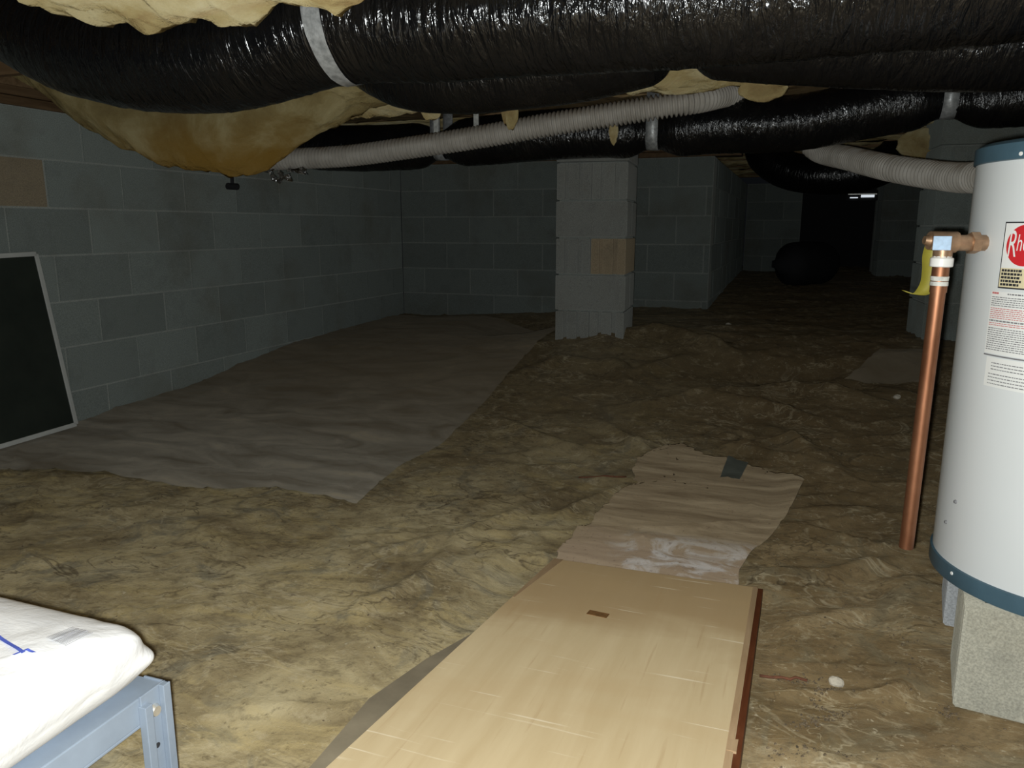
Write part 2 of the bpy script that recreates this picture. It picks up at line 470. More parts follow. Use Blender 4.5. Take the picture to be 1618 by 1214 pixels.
CREASES = [([(-.65,1.19),(-.66,1.04),(-.64,.91)],.010,.010), ([(-.54,2.67),(-.73,2.26),(-.83,2.0),(-.83,1.74),(-.84,1.31)],.012,.02),
 ([(-1.03,1.4),(-.91,1.32)],.010,.006), ([(-.96,1.12),(-.85,1.09)],.008,.006), ([(-1.07,4.2),(-.72,4.47),(-.41,4.27),(-.15,3.98)],.055,.07),
 ([(-.45,3.57),(-.11,3.49),(.18,3.32)],.04,.05), ([(-.07,3.28),(.21,2.85)],.03,.04), ([(-.06,1.95),(.15,2.02),(.33,2.2)],.022,.025),
 ([(.08,2.32),(.32,2.24)],.018,.025), ([(-.65,3.38),(-.17,3.71)],.025,.03), ([(-.7,3.12),(-.42,2.83)],.02,.03), ([(-1.21,3.08),(-.92,2.91),(-.65,2.77)],.02,.03),
 ([(-.03,1.61),(.25,1.85),(.4,2.12)],.015,.03), ([(.11,1.27),(.26,1.51),(.35,1.67)],.015,.025), ([(.04,2.47),(.32,2.57)],.018,.03),
 ([(-1.05,1.66),(-.89,1.87),(-.64,1.86)],.012,.03), ([(-.9,1.26),(-.83,1.53),(-.8,1.76)],.01,.03), ([(-1.57,1.56),(-1.51,1.92)],.008,.03),
 ([(-.46,4.12),(-.73,3.78),(-.94,3.99)],.025,.04), ([(-1.35,3.63),(-1.16,3.89),(-.87,3.85),(-.65,3.53)],.03,.05), ([(-.06,3.81),(.28,3.96),(.62,4.33)],.035,.05),
 ([(-.12,3.76),(.16,3.73),(.46,3.6)],.035,.04), ([(-.63,2.02),(-.62,2.24),(-.48,2.54)],.014,.02), ([(-.2,3.05),(.05,2.95),(.3,2.75)],.02,.03),
 ([(-.4,3.25),(-.1,3.12),(.2,3.05)],.018,.03), ([(.12,2.15),(.3,2.1),(.36,1.95)],.012,.02), ([(.02,1.2),(.2,1.15),(.4,1.25)],.01,.02)]
def ground_z(x, y):
    x = np.asarray(x, float); y = np.asarray(y, float)
    z = base_z(x, y)
    wx = x + .25*fbm(x*1.3, y*1.3, 3); wy = y + .25*fbm(x*1.3+40, y*1.3+11, 3)
    c, s = math.cos(-.45), math.sin(-.45)
    u = c*wx - s*wy; v = s*wx + c*wy
    right = np.clip((x + 1.1)/.9, 0, 1)
    calm = .35 + .65*right
    z = z + .03*fbm(x*1.1, y*1.1, 3)
    z = z + calm*(.015*ridged(u*1.5, v*6.0, 8) + .009*ridged(u*2.6+9, v*10.0+5, 7) + .004*ridged(u*5+3, v*20+1, 5) + .0012*ridged(u*13+3, v*30+1, 3))
    c, s = math.cos(.75), math.sin(.75)
    u = c*wx - s*wy; v = s*wx + c*wy
    z = z + (1.0-right*.1)*(.008*ridged(u*1.8+4, v*6.0, 9) + .0035*ridged(u*4+2, v*16+7, 7))
    z = z + .0025*fbm(x*24, y*24, 3) - .009
    for pts, amp, w in CREASES:
        P = np.array(pts); near = (x > P[:, 0].min()-.3) & (x < P[:, 0].max()+.3) & (y > P[:, 1].min()-.3) & (y < P[:, 1].max()+.3)
        if not near.any(): continue
        xs = x[near] + .05*fbm(x[near]*5, y[near]*5, 2); ys = y[near] + .05*fbm(x[near]*5+7, y[near]*5, 2)
        best = np.full(xs.shape, 9.0); tt = np.zeros(xs.shape)
        for k in range(len(P)-1):
            d = P[k+1]-P[k]; t = np.clip(((xs-P[k,0])*d[0]+(ys-P[k,1])*d[1])/(d @ d), 0, 1)
            dd = np.hypot(xs-P[k,0]-t*d[0], ys-P[k,1]-t*d[1])
            g = (k+t)/(len(P)-1); tt = np.where(dd < best, g, tt); best = np.minimum(best, dd)
        z[near] += amp*np.exp(-(best/w)**2)*np.sqrt(np.clip(4*tt*(1-tt), 0.02, 1))
    # pressed flat under the board and around the blocks
    k = np.clip(np.minimum.reduce([(x+.69)/.06, (.05-x)/.06, (1.84-y)/.06]), 0, 1)
    bz = -.833 + (1.775-y)*.09 - .052
    z = np.where(k > 0, z*(1-k) + np.minimum(z, bz)*k, z)
    k = np.clip(np.minimum.reduce([(x-.24)/.06, (.9-x)/.06, (y-1.34)/.06, (2.05-y)/.06]), 0, 1)
    z = z*(1-k) + (-.853)*k
    return z
def gz(x, y): return float(ground_z(np.array([x]), np.array([y]))[0])

xs = np.r_[np.arange(-3.06, 1.0, .014), np.arange(1.0, 3.3, .06)]
ys = [-.5]
while ys[-1] < 10.6: ys.append(ys[-1] + (.05 if ys[-1] < .6 else .009 + .0035*(ys[-1]-.6)**1.2))
X, Y = np.meshgrid(xs, np.array(ys))
Zg = ground_z(X.ravel(), Y.ravel()).reshape(X.shape)
nj, ni = X.shape
idx = np.arange(nj*ni).reshape(nj, ni)
quads = np.stack([idx[:-1, :-1], idx[:-1, 1:], idx[1:, 1:], idx[1:, :-1]], -1).reshape(-1, 4)
me = bpy.data.meshes.new('floor')
me.vertices.add(nj*ni); me.vertices.foreach_set('co', np.stack([X, Y, Zg], -1).ravel())
me.loops.add(quads.size); me.loops.foreach_set('vertex_index', quads.ravel())
me.polygons.add(len(quads)); me.polygons.foreach_set('loop_start', np.arange(0, quads.size, 4)); me.polygons.foreach_set('loop_total', np.full(len(quads), 4))
me.polygons.foreach_set('use_smooth', np.ones(len(quads), bool))
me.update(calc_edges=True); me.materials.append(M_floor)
fl = struct(bpy.data.objects.new('floor', me)); COL.objects.link(fl)

# ------------------------------------------------------------------ block walls
XL, YB = -3.056, 5.751
CH, BL = .2045, .4064            # course height, block length with joint
JOINT_Z0 = .288                   # one known bed joint
BT = .03                          # depth of the block faces in front of the mortar core
J = .0042
def rounded_box(mb, lo, hi, c=.004):
    """box with chamfered vertical/horizontal front edges, cheap"""
    bm = bmesh.new(); bmesh.ops.create_cube(bm, size=1)
    for v in bm.verts:
        v.co = Vector([lo[i] + (v.co[i]+.5)*(hi[i]-lo[i]) for i in range(3)])
    bmesh.ops.bevel(bm, geom=bm.edges[:], offset=c, segments=1, affect='EDGES')
    bm.verts.index_update()
    mb.add([v.co for v in bm.verts], [[v.index for v in f.verts] for f in bm.faces]); bm.free()
    return mb
_blockmesh = {}
def block_mesh(L, mat):
    key = (round(L, 3), mat.name)
    if key not in _blockmesh:
        mb = rounded_box(MB(), (J, -BT, J), (L-J, 0.0, CH-J), .0025)
        me = bpy.data.meshes.new('cinder_block'); me.from_pydata(mb.v, [], mb.f); me.materials.append(mat); me.update()
        _blockmesh[key] = me
    return _blockmesh[key]
def block_wall(name, p0, ang, length, z_top, z_bot, phase, first_half, rusty=(), height=CH):
    """wall face runs from p0 in direction ang, face normal to the right of that direction (towards -y in local frame)"""
    d = Vector((math.cos(ang), math.sin(ang), 0)); nrm = Vector((d.y, -d.x, 0))
    w = struct(bpy.data.objects.new(name, None)); 
    mb = MB(); R = Matrix.Translation(Vector(p0)) @ Matrix.Rotation(ang, 4, 'Z')
    mb.box((0, BT-.0255, z_bot-.1), (length, .19, z_top), R)
    bpy.data.objects.remove(w)
    w = struct(mb.build(name, M_mortar, origin=(0, 0, 0)))
    k = 0; z = z_top
    z = JOINT_Z0 + CH*round((z_top-JOINT_Z0)/CH)
    row = 0
    while z > z_bot:
        z -= CH
        off = phase + (BL/2 if (row % 2 == (1 if not first_half else 0)) else 0)
        x = off - BL*math.ceil((off)/BL)
        while x < length-.02:
            a = max(x, 0); b = min(x+BL, length)
            if b-a > .03:
                mt = M_block_orange if (row, round(a/BL)) in rusty else M_block
                o = bpy.data.objects.new('cinder_block', block_mesh(b-a, mt)); COL.objects.link(o)
                o.parent = w
                j = random.uniform(-.0022, .0022)
                q = Vector(p0) + d*a - nrm*(BT + j)
                o.location = (q.x, q.y, z); o.rotation_euler = (random.uniform(-.004, .004), 0, ang)
            x += BL
        row += 1
    return w
# left wall runs along +y, its face looks to +x
def wl(name, y0, y1, **k): return block_wall(name, (XL, y0, 0), math.pi/2, y1-y0, .492, -1.0, **k)
wl('wall_left', 0.9, YB, phase=(2.933-.9) % BL, first_half=True, rusty={(1, 3)})
block_wall('wall_back', (XL, YB, 0), 0.0, -.58-XL, .492, -.85, phase=(2.647*0 + .4) % BL, first_half=True)
# the return wall that recedes into the dark and the far wall in two pieces
block_wall('wall_return', (-.58, YB+.012, 0), math.pi/2, 3.75, .492, -.70, phase=.1, first_half=True)
block_wall('wall_far', (-.57, 9.5, 0), 0.0, .60, .492, -.62, phase=0, first_half=True)
block_wall('wall_far_right', (.80, 9.5, 0), 0.0, 2.3, .492, -.62, phase=.1, first_half=True)
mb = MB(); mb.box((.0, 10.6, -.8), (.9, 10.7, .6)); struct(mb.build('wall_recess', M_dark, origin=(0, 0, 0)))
mb = MB(); mb.box((3.1, -.5, -1.0), (3.25, 10.7, .6)); struct(mb.build('wall_right', M_mortar, origin=(0, 0, 0)))

# sill plates: two flat planks on each wall top
def plank(name, lo, hi, mat, parent=None, bevel=.003):
    return MB().box(lo, hi).build(name, mat, parent, origin=(0, 0, 0) if parent is None else None, bevel=bevel)
sl = struct(plank('trim_1', (XL-.16, .9, .494), (XL-.005, 9.5, .531), M_sill)); plank('sill_plank', (XL-.16, .9, .533), (XL+.004, 9.5, .57), M_sill, sl)
sb = struct(plank('trim_2', (XL, YB+.008, .494), (-.4, YB+.16, .531), M_sill)); plank('sill_plank', (XL, YB, .533), (-.4, YB+.16, .57), M_sill, sb)
rim = struct(plank('trim_3', (XL-.16, .9, .57), (XL-.12, 9.5, .80), M_joist))

# ceiling: subfloor boards, joists
ceil = struct(plank('ceiling', (XL-.2, -.5, .80), (3.25, 10.7, .82), M_subfloor))
JY = [2.25 + .4064*k for k in range(-4, 19)]
JW = .038
for k, y in enumerate(JY):
    o = plank('floor_joist', (XL-.12, y, .57), (3.1, y+JW, .80), M_joist)
    if k == 4: tag(o, 'wooden floor joist whose lower edge shows at upper left beyond the black duct', 'joist', 'floor joists')
    elif k < 4: tag(o, 'wooden floor joist overhead, in front of the one showing at the upper left', 'joist', 'floor joists')
    else: tag(o, 'wooden floor joist hidden among the yellow batts behind the front ducts', 'joist', 'floor joists')

# ------------------------------------------------------------------ insulation batts between the joists
def batt(y0, y1, x0, x1, prof, mat, label, name='insulation_batt', amp=.022, seed=0, ragged=.0, group=None, dx=.022, ny=16, top=.78):
    """prof(x, t) -> underside z; t runs 0..1 across the bay"""
    xs = np.arange(x0, x1+1e-6, dx); ts = np.linspace(0, 1, ny)
    Xg, Tg = np.meshgrid(xs, ts)
    Yg = y0 + (y1-y0)*Tg
    Zb = prof(Xg, Tg)
    n = fbm(Xg*9+seed, Yg*9+seed*2, 5); n2 = ridged(Xg*4+seed, Yg*5, 2)
    Zb = Zb + amp*2*n - amp*.7*n2 - amp*.5*(ridged(Xg*14+seed, Yg*14+3, 3)-.4) + amp*.5*fbm(Xg*34, Yg*34+seed, 3)
    Yg = Yg + amp*1.2*fbm(Xg*8+50+seed, Tg*5, 3)*(np.abs(Tg-.5)*2)
    Zt = np.minimum(Zb + .16, top)
    ring = np.concatenate([np.stack([Xg, Yg, Zb], -1), np.stack([Xg, Yg, Zt], -1)[::-1]], 0)     # (2ny, nx, 3)
    mb = MB(); mb.grid(np.swapaxes(ring, 0, 1), closed_u=True)
    m2 = ring.shape[0]; nx = len(xs)
    mb.f.append(tuple(range(m2))[::-1]); mb.f.append(tuple((nx-1)*m2 + i for i in range(m2)))
    o = mb.build(name, mat, smooth=True)
    return tag(o, label, 'insulation', group)
def arch(t, b): return b*(1-(2*t-1)**2)
def S(x, a, b):
    t = np.clip((x-a)/(b-a), 0, 1); return t*t*(3-2*t)
def pl(x, xs_, zs_): return np.interp(x, xs_, zs_)
G = 'yellow batts between the joists'
# nearest bays; the front one flops down over the top of the front duct
batt(JY[0]+JW, JY[1], -3.0, 2.6, lambda x, t: .56-arch(t, .02), M_ins, 'yellow fiberglass batt overhead nearest the viewer', seed=1, group=G)
batt(JY[1]+JW, JY[2]-.012, -1.72, .2, lambda x, t: .57 - (.13*S(x, -1.78, -1.45)*(1-S(x, -.90, -.62)))*S(t, .1, .85) - arch(t, .02), M_ins,
     'bright cream fiberglass batt flopping over the top of the front black duct', seed=2, amp=.029, dx=.009)
batt(JY[2]+JW, JY[3], -3.0, 2.6, lambda x, t: .585-arch(t, .01), M_ins, 'yellow fiberglass batt right above the front black duct', seed=3, group=G, amp=.012)
batt(JY[3]+JW, JY[4], -1.9, 2.6, lambda x, t: .575-arch(t, .02)-.05*S(x, -1.2, -1.6), M_kraft, 'brownish kraft-faced batt behind the front black duct', seed=4, amp=.014)
# the fallen batt
FX = [-3.04, -2.9, -2.8, -2.69, -2.53, -2.37, -2.2, -2.06, -1.95, -1.82, -1.68, -1.5, -1.25, -.9, 0, 2.6]
FZ = [.62, .56, .485, .405, .312, .262, .232, .214, .222, .275, .350, .43, .48, .52, .55, .56]
batt(JY[4]+JW+.02, JY[5]-.02, -3.03, 1.6, lambda x, t: pl(x, FX, FZ) + .10*(2*t-1)**2*S(x, -1.2, -2.2) - arch(t, .01), M_ins_stain,
     'fallen yellow batt with orange stains sagging by the left block wall', seed=5, amp=.026, dx=.012)
for k in range(5, 22):
    y0, y1 = JY[k]+JW, JY[k+1]
    def prof(x, t, k=k): return .595 - arch(t, .015) - .015*S(fbm(x*1.1+k*7, t*0+k, 2), .0, .2)
    if k == 5:
        batt(y0, y1, -3.0, 2.6, lambda x, t: .53-arch(t, .03)-.04*S(x, -1.2, -1.9)-.03*S(fbm(x*1.5, t*0, 2), 0, .2), M_ins, 'lumpy yellow batt drooping just behind the second black duct', seed=21, amp=.03, dx=.018)
    elif k in (6, 7):
        batt(y0, y1, -3.0, 2.6, lambda x, t: .575-arch(t, .01), M_kraft, 'brown paper-faced batt above the back black duct and grey hose', seed=20+k, amp=.012, group='paper-faced batts above the back duct')
    else:
        batt(y0, y1, -3.0, 3.0, prof, M_ins, 'yellow fiberglass batt in the dark beyond the back black duct', seed=20+k, group='yellow batts in the dark beyond the back duct', dx=.045, ny=9)
def tuft(c, r, label, seed, mat=M_ins):
    bm = bmesh.new(); bmesh.ops.create_icosphere(bm, subdivisions=3, radius=1)
    mb = MB(); vs = []
    for v in bm.verts:
        p = v.co; k = 1 + .9*float(fbm(p.x*1.6+seed, p.y*1.6+p.z*2.1, 4))
        vs.append((c[0]+p.x*r[0]*k, c[1]+p.y*r[1]*k, c[2]+p.z*r[2]*k))
    bm.verts.index_update()
    mb.add(vs, [[v.index for v in f.verts] for f in bm.faces]); bm.free()
    return tag(mb.build('insulation_tuft', mat, smooth=True), label, 'insulation')
tuft((-1.07, 2.92, .45), (.035, .03, .075), 'pale yellow tuft hanging behind the dip of the second black duct', 3)
tuft((-.14, 2.95, .485), (.085, .05, .055), 'ragged yellow tuft dangling over the bend of the grey hose', 5)
tuft((-.42, 2.95, .525), (.16, .06, .05), 'wide cream lump between the second duct and the grey hose', 8)
tuft((-.75, 3.30, .395), (.018, .018, .05), 'small yellow wisp dangling in front of the back black duct', 11)
tuft((-1.33, 2.75, .47), (.05, .04, .07), 'yellow clump hanging at the left end of the second black duct', 14)
tuft((.62, 5.0, .46), (.12, .1, .09), 'dim yellow tuft hanging by the dark block pier', 17)

# ------------------------------------------------------------------ ducts
def strap(path_pt, tangent, r, parent, mat=M_tape, w=.052, top=.57):
    t = Vector(tangent).normalized(); side = Vector((0, 0, 1)).cross(t).normalized(); up = t.cross(side)
    c = Vector(path_pt); pts = []
    pts.append(c + side*r*1.0 + Vector((0, 0, top-c.z)))
    for i in range(13):
        q = -math.pi*i/12
        pts.append(c + side*(r*math.cos(q)) + up*(r*math.sin(q)))
    pts.append(c - side*r*1.0 + Vector((0, 0, top-c.z)))
    P = np.array([[p - t*w/2, p + t*w/2] for p in pts])
    mb = MB(); mb.grid(P)
    o = mb.build('hanger_strap', mat, parent, smooth=True)
    s = o.modifiers.new('thick', 'SOLIDIFY'); s.thickness = .002; s.offset = 1
    return o
def duct(label, pts, r, straps=(), wrinkle=.004, ends=(None, None), n=36, seed=0, pinch=.62, pw=.11, droop=0.0, tape_at=(), mat=None):
    mat = mat or M_duct
    path = spline(pts, int(sum(np.linalg.norm(np.diff(np.array(pts), axis=0), axis=1))/.009))
    m = len(path); s = np.r_[0, np.cumsum(np.linalg.norm(np.diff(path, axis=0), axis=1))]
    q = np.linspace(0, 2*math.pi, n, endpoint=False)
    rr = np.full(m, r)
    T = np.gradient(path, axis=0)
    pin = []
    for sx in list(straps):
        k = int(np.argmin(np.abs(path[:, 0]-sx))); pin.append(k)
        rr *= 1-(1-pinch)*np.exp(-(np.abs(s-s[k])/pw)**2.2)
    for e, k in ((ends[0], 0), (ends[1], m-1)):
        if e: rr *= 1-(1-e)*np.exp(-((s-s[k])/.10)**2)
    SS, QQ = np.meshgrid(s, q, indexing='ij')
    W = wrinkle*(.55*(ridged(SS*34+seed, np.cos(QQ)*2.3+np.sin(QQ)*3+seed, 3)-.3) + .8*fbm(SS*50+seed, np.cos(QQ)*3+np.sin(QQ)*4, 3))
    W = W + .05*r*fbm(SS*2.2+seed*3, np.cos(QQ)+np.sin(QQ)*.7, 3)*2
    R = rr[:, None] + W
    root = thing('flex_duct', label, 'duct', tuple(path[m//2]-np.array([0, 0, r])))
    tube(MB(), path, R, n).build('duct_sleeve', mat, root, smooth=True)
    for k in pin: strap(path[k], T[k], rr[k]*1.06+.002, root)
    for sx, tw in tape_at:
        k = int(np.argmin(np.abs(path[:, 0]-sx))); a = max(0, k-int(tw/.018)); b = min(m-1, k+int(tw/.018))
        tube(MB(), path[a:b], R[a:b]+.003, n, cap=False).build('tape_band', M_tape, root, smooth=True)
    return root
r1 = .128
D1 = [(-2.16,1.62,.80),(-2.09,1.61,.69),(-1.99,1.6,.575),(-1.84,1.6,.487),(-1.65,1.6,.432),(-1.43,1.6,.404),(-1.24,1.6,.41),(-1.06,1.6,.436),(-.95,1.6,.445),(-.74,1.6,.437),(-.525,1.6,.438),(-.33,1.6,.434),(-.08,1.6,.433),(.25,1.6,.437),(.6,1.6,.45),(1.0,1.6,.44),(1.5,1.6,.45)]
duct('fat shiny black flex duct nearest the viewer, curving up by the left wall', D1, r1, seed=1, wrinkle=.0042, tape_at=[(-.975, .055)])
r2 = .118
D2 = [(-1.42,2.15,.70),(-1.36,2.15,.63),(-1.26,2.15,.545),(-1.16,2.15,.483),(-1.08,2.15,.455),(-.98,2.15,.443),(-.86,2.15,.440),(-.6,2.15,.456),(-.44,2.15,.48),(-.325,2.15,.50),(-.24,2.15,.495),(-.1,2.15,.478),(.18,2.15,.445),(.46,2.15,.426),(.7,2.15,.45),(.9,2.15,.49),(1.1,2.15,.47),(1.6,2.15,.45)]
duct('black flex duct hung just behind and below the front one', D2, r2, straps=(-.318, .9), mat=M_duct_far, seed=4, wrinkle=.0025, pw=.055, pinch=.5)
r3 = .112
D3 = [(-2.58,3.55,.425),(-2.50,3.55,.42),(-2.3,3.55,.398),(-2.0,3.55,.388),(-1.685,3.55,.395),(-1.48,3.55,.402),(-1.16,3.55,.416),(-.86,3.55,.424),(-.62,3.55,.41),(-.59,3.55,.41),(-.38,3.55,.426),(-.05,3.55,.425),(.19,3.55,.458),(.40,3.55,.49),(.53,3.55,.49),(.66,3.55,.49),(.9,3.55,.49),(1.3,3.55,.48),(1.8,3.55,.50)]
duct('long black flex duct farther back, crossing in front of the block pier', D3, r3, straps=(-1.66, -.615, .52), mat=M_duct_far, seed=7, wrinkle=.0032, ends=(.35, None), pinch=.60, pw=.075)
D4 = [(-.30,6.3,.62),(-.24,6.2,.50),(-.08,6.1,.40),(.15,6,.36),(.42,6,.38),(.60,6.1,.48),(.66,6.2,.62)]
duct('dark looped duct deep in the crawlspace beyond the hose', D4, .13, mat=M_duct_far, seed=12, wrinkle=.003)
D5 = [(-.20,7.6,-.33),(-.12,7.6,-.33),(.0,7.7,-.33),(.15,7.9,-.33),(.3,8.2,-.34)]
duct('dark duct stub lying by the far return wall', D5, .2, seed=15, wrinkle=.003, ends=(.15, .3), mat=M_dark)
# two thin webbing ties holding the back duct left of the pier
for x, lab in ((-1.40, 'thin pale hanger tie left of the yellow tuft, behind the grey hose'), (-1.60, 'grey hanger tie, the left one behind the grey hose')):
    tag(MB().box((x-.012, 3.37, .37), (x+.012, 3.374, .57)).build('hanger_tie', M_teflon), lab, 'tie')

# ------------------------------------------------------------------ corrugated grey hose
HP = [(-2.72,3.28,.305),(-2.66,3.26,.313),(-2.35,3.25,.323),(-2.0,3.25,.329),(-1.667,3.25,.356),(-1.357,3.25,.386),(-1.065,3.25,.421),(-.792,3.25,.450),(-.559,3.25,.474),(-.41,3.30,.498),(-.312,3.46,.540),(-.25,3.62,.565),(-.14,3.84,.545),(-.03,3.98,.45),(.06,3.97,.352),(.19,3.66,.285),(.325,3.31,.217),(.455,3.10,.176),(.52,2.92,.158),(.62,2.6,.15),(.8,2.3,.16)]
path = spline(HP, 1500)
s = np.r_[0, np.cumsum(np.linalg.norm(np.diff(path, axis=0), axis=1))]
rad = .0435 + .0068*np.sign(np.sin(2*math.pi*s/.0185))*np.abs(np.sin(2*math.pi*s/.0185))**.6
o = tube(MB(), path, rad, 20).build('corrugated_hose', M_hose, smooth=True)
tag(o, 'grey corrugated hose running under the ducts towards the water heater', 'hose')
# crumpled foil under the hose end
f = thing('foil_strip', 'crumpled shiny foil strip hanging under the left end of the grey hose', 'foil', (-2.36, 3.22, .22))
mb = MB()
for k, (x0, x1, z0, z1) in enumerate([(-2.46,-2.38,.270,.262),(-2.40,-2.345,.225,.262),(-2.35,-2.29,.235,.275),(-2.30,-2.19,.262,.272)]):
    P = [[(x0+(x1-x0)*i/5, 3.2+.018*math.sin(i*2.1+k*1.7+j*1.3), z0+(.026+.012*math.sin(i*1.3+k))*j/2 - .004*i) for i in range(6)] for j in range(3)]
    mb.grid(P)
mb.build('foil_flap', M_foil, f)
mb = MB().cyl((-2.66,3.2,.20),(-2.65,3.26,.20),.016,n=12); mb.cyl((-2.655,3.23,.215),(-2.655,3.23,.27),.008,n=8)
tag(mb.build('hose_clip', M_dark, smooth=True, auto=40), 'small dark clip hanging below the grey hose end', 'clip')

# ------------------------------------------------------------------ block pier in the middle
def pier(label, x, y, ang, z0, courses, mats, ztop, name='block_pier', start_split=True):
    root = thing(name, label, 'pier', (x, y, z0))
    R = Matrix.Translation((x, y, 0)) @ Matrix.Rotation(ang, 4, 'Z')
    W = .3969
    core = MB().box((.012, .034, z0-.15), (W-.012, W-.034, z0+courses*CH2+.001), R); core.build('mortar', M_mortar, root)
    for c in range(courses):
        a, b = z0 + c*CH2 + (.004 if c else -.10), z0 + (c+1)*CH2 - .005
        split = (c % 2 == 0) == start_split
        for h in (0, 1):
            mt = mats(c, h)
            mb = MB()
            if split:      # two block ends side by side: ears and a recessed web with grooves
                x0 = h*(W/2)+.003; x1 = x0+W/2-.006
                rounded_box(mb, (x0+.002, .030, a), (x1-.002, W-.030, b), .003)
                for (p, q) in ((0, .045), (.066, .122), (.146, x1-x0)):
                    rounded_box(mb, (x0+p, 0, a), (x0+q, W, b), .004)
            else:
                y0 = h*(W/2)+.002; rounded_box(mb, (0, y0, a), (W, y0+W/2-.004, b), .005)
            mb.v = [tuple(R @ Vector(p)) for p in mb.v]
            mb.build('cinder_block', mt, root)
    if ztop > z0+courses*CH2:
        MB().box((0, 0, z0+courses*CH2+.004), (W, W, ztop), R).build('cap_block', mats(1, 0), root, bevel=.004)
    return root
CH2 = .2032
pier('light grey concrete block pier standing in the middle under the back duct', -1.27, 4.205, math.radians(4), -.665, 5,
     lambda c, h: M_block_tan if (c == 2 and h == 1) else M_block_pier, .57)
pier('dark block pier behind the copper pipe and water heater', .665, 4.62, math.radians(4), -.60, 5, lambda c, h: M_block, .57)
pier('dim block pier far back in the darkness under the vent', .80, 8.9, math.radians(2), -.54, 5, lambda c, h: M_block, .57)
v = thing('foundation_vent', 'small bright vent gap with daylight high in the far wall', 'vent', (.64, 9.46, .31))
MB().box((.50, 9.47, .355), (.79, 9.49, .365)).build('vent_frame', M_zinc, v)
MB().box((.63, 9.462, .325), (.765, 9.47, .352)).build('vent_opening', M_day, v)
MB().box((.52, 9.462, .318), (.60, 9.47, .328)).build('vent_opening', M_day, v)
MB().box((.48, 9.472, .29), (.80, 9.50, .40)).build('vent_plate', M_dark, v)

# ------------------------------------------------------------------ window screen leaning on the left wall
a = Vector((-2.995, 2.388, -.108)); b = Vector((-2.915, 2.418, -.845))      # right stile top and bottom
e = Vector((-.004, -1, -.02)).normalized()                                   # direction of the rails
L = .72
def bar(mb, p, q, w, t, nrm):
    p = Vector(p); q = Vector(q); d = (q-p).normalized(); s_ = d.cross(nrm).normalized()
    vs = [p + s_*i*w/2 + nrm*j*t/2 for i, j in ((-1,-1),(1,-1),(1,1),(-1,1))] + [q + s_*i*w/2 + nrm*j*t/2 for i, j in ((-1,-1),(1,-1),(1,1),(-1,1))]
    mb.add(vs, [(0,1,2,3)[::-1],(4,5,6,7),(0,1,5,4),(1,2,6,5),(2,3,7,6),(3,0,4,7)]); return mb
nrm = (b-a).cross(e).normalized()
if nrm.x < 0: nrm = -nrm
sc = thing('window_screen', 'dark insect screen in a thin white frame leaning on the left block wall', 'window screen', (-2.92, 2.06, -.86))
for nm, p, q in (('stile', a, b), ('stile', a+e*L, b+e*L), ('rail', a, a+e*L), ('rail', b, b+e*L)):
    bar(MB(), p, q, .019, .012, nrm).build(nm, M_screenframe, sc, bevel=.002)
pq = [a, b, b+e*L, a+e*L]
mb = MB(); mb.add([p + nrm*.001 for p in pq] + [p - nrm*.001 for p in pq], [(0,1,2,3),(7,6,5,4),(0,4,5,1),(1,5,6,2),(2,6,7,3),(3,7,4,0)])
mb.build('insect_mesh', M_mesh, sc)

# ------------------------------------------------------------------ water heater
HC = Vector((.515, 1.62, 0)); HR = .22; ZB, ZT = -.648, .142
wh = thing('water_heater', 'short white water heater with blue-grey bands standing on concrete blocks', 'water heater', (HC.x, HC.y, ZB))
MB().lathe((HC.x, HC.y, 0), [(HR, ZB+.032), (HR, ZT-.03)], 96).build('tank_jacket', M_white, wh, smooth=True)
MB().lathe((HC.x, HC.y, 0), [(HR-.01, ZB), (HR+.0025, ZB), (HR+.004, ZB+.004), (HR+.004, ZB+.032), (HR-.002, ZB+.034)], 96, capb=True).build('bottom_ring', M_blue, wh, smooth=True, auto=35)
MB().lathe((HC.x, HC.y, 0), [(HR-.002, ZT-.034), (HR+.004, ZT-.032), (HR+.004, ZT-.006), (HR-.004, ZT), (HR-.03, ZT+.004), (.02, ZT+.012), (.001, ZT+.012)], 96).build('top_cap', M_blue, wh, smooth=True, auto=35)
def cylpt(az, z, dr): q = math.radians(az); return (HC.x+(HR+dr)*math.cos(q), HC.y+(HR+dr)*math.sin(q), z)
def patch(mb, a0, a1, z0, z1, dr, n=None):
    n = n or max(1, int(abs(a1-a0)/2))
    mb.grid([[cylpt(a0+(a1-a0)*i/n, z, dr) for i in range(n+1)] for z in (z0, z1)]); return mb
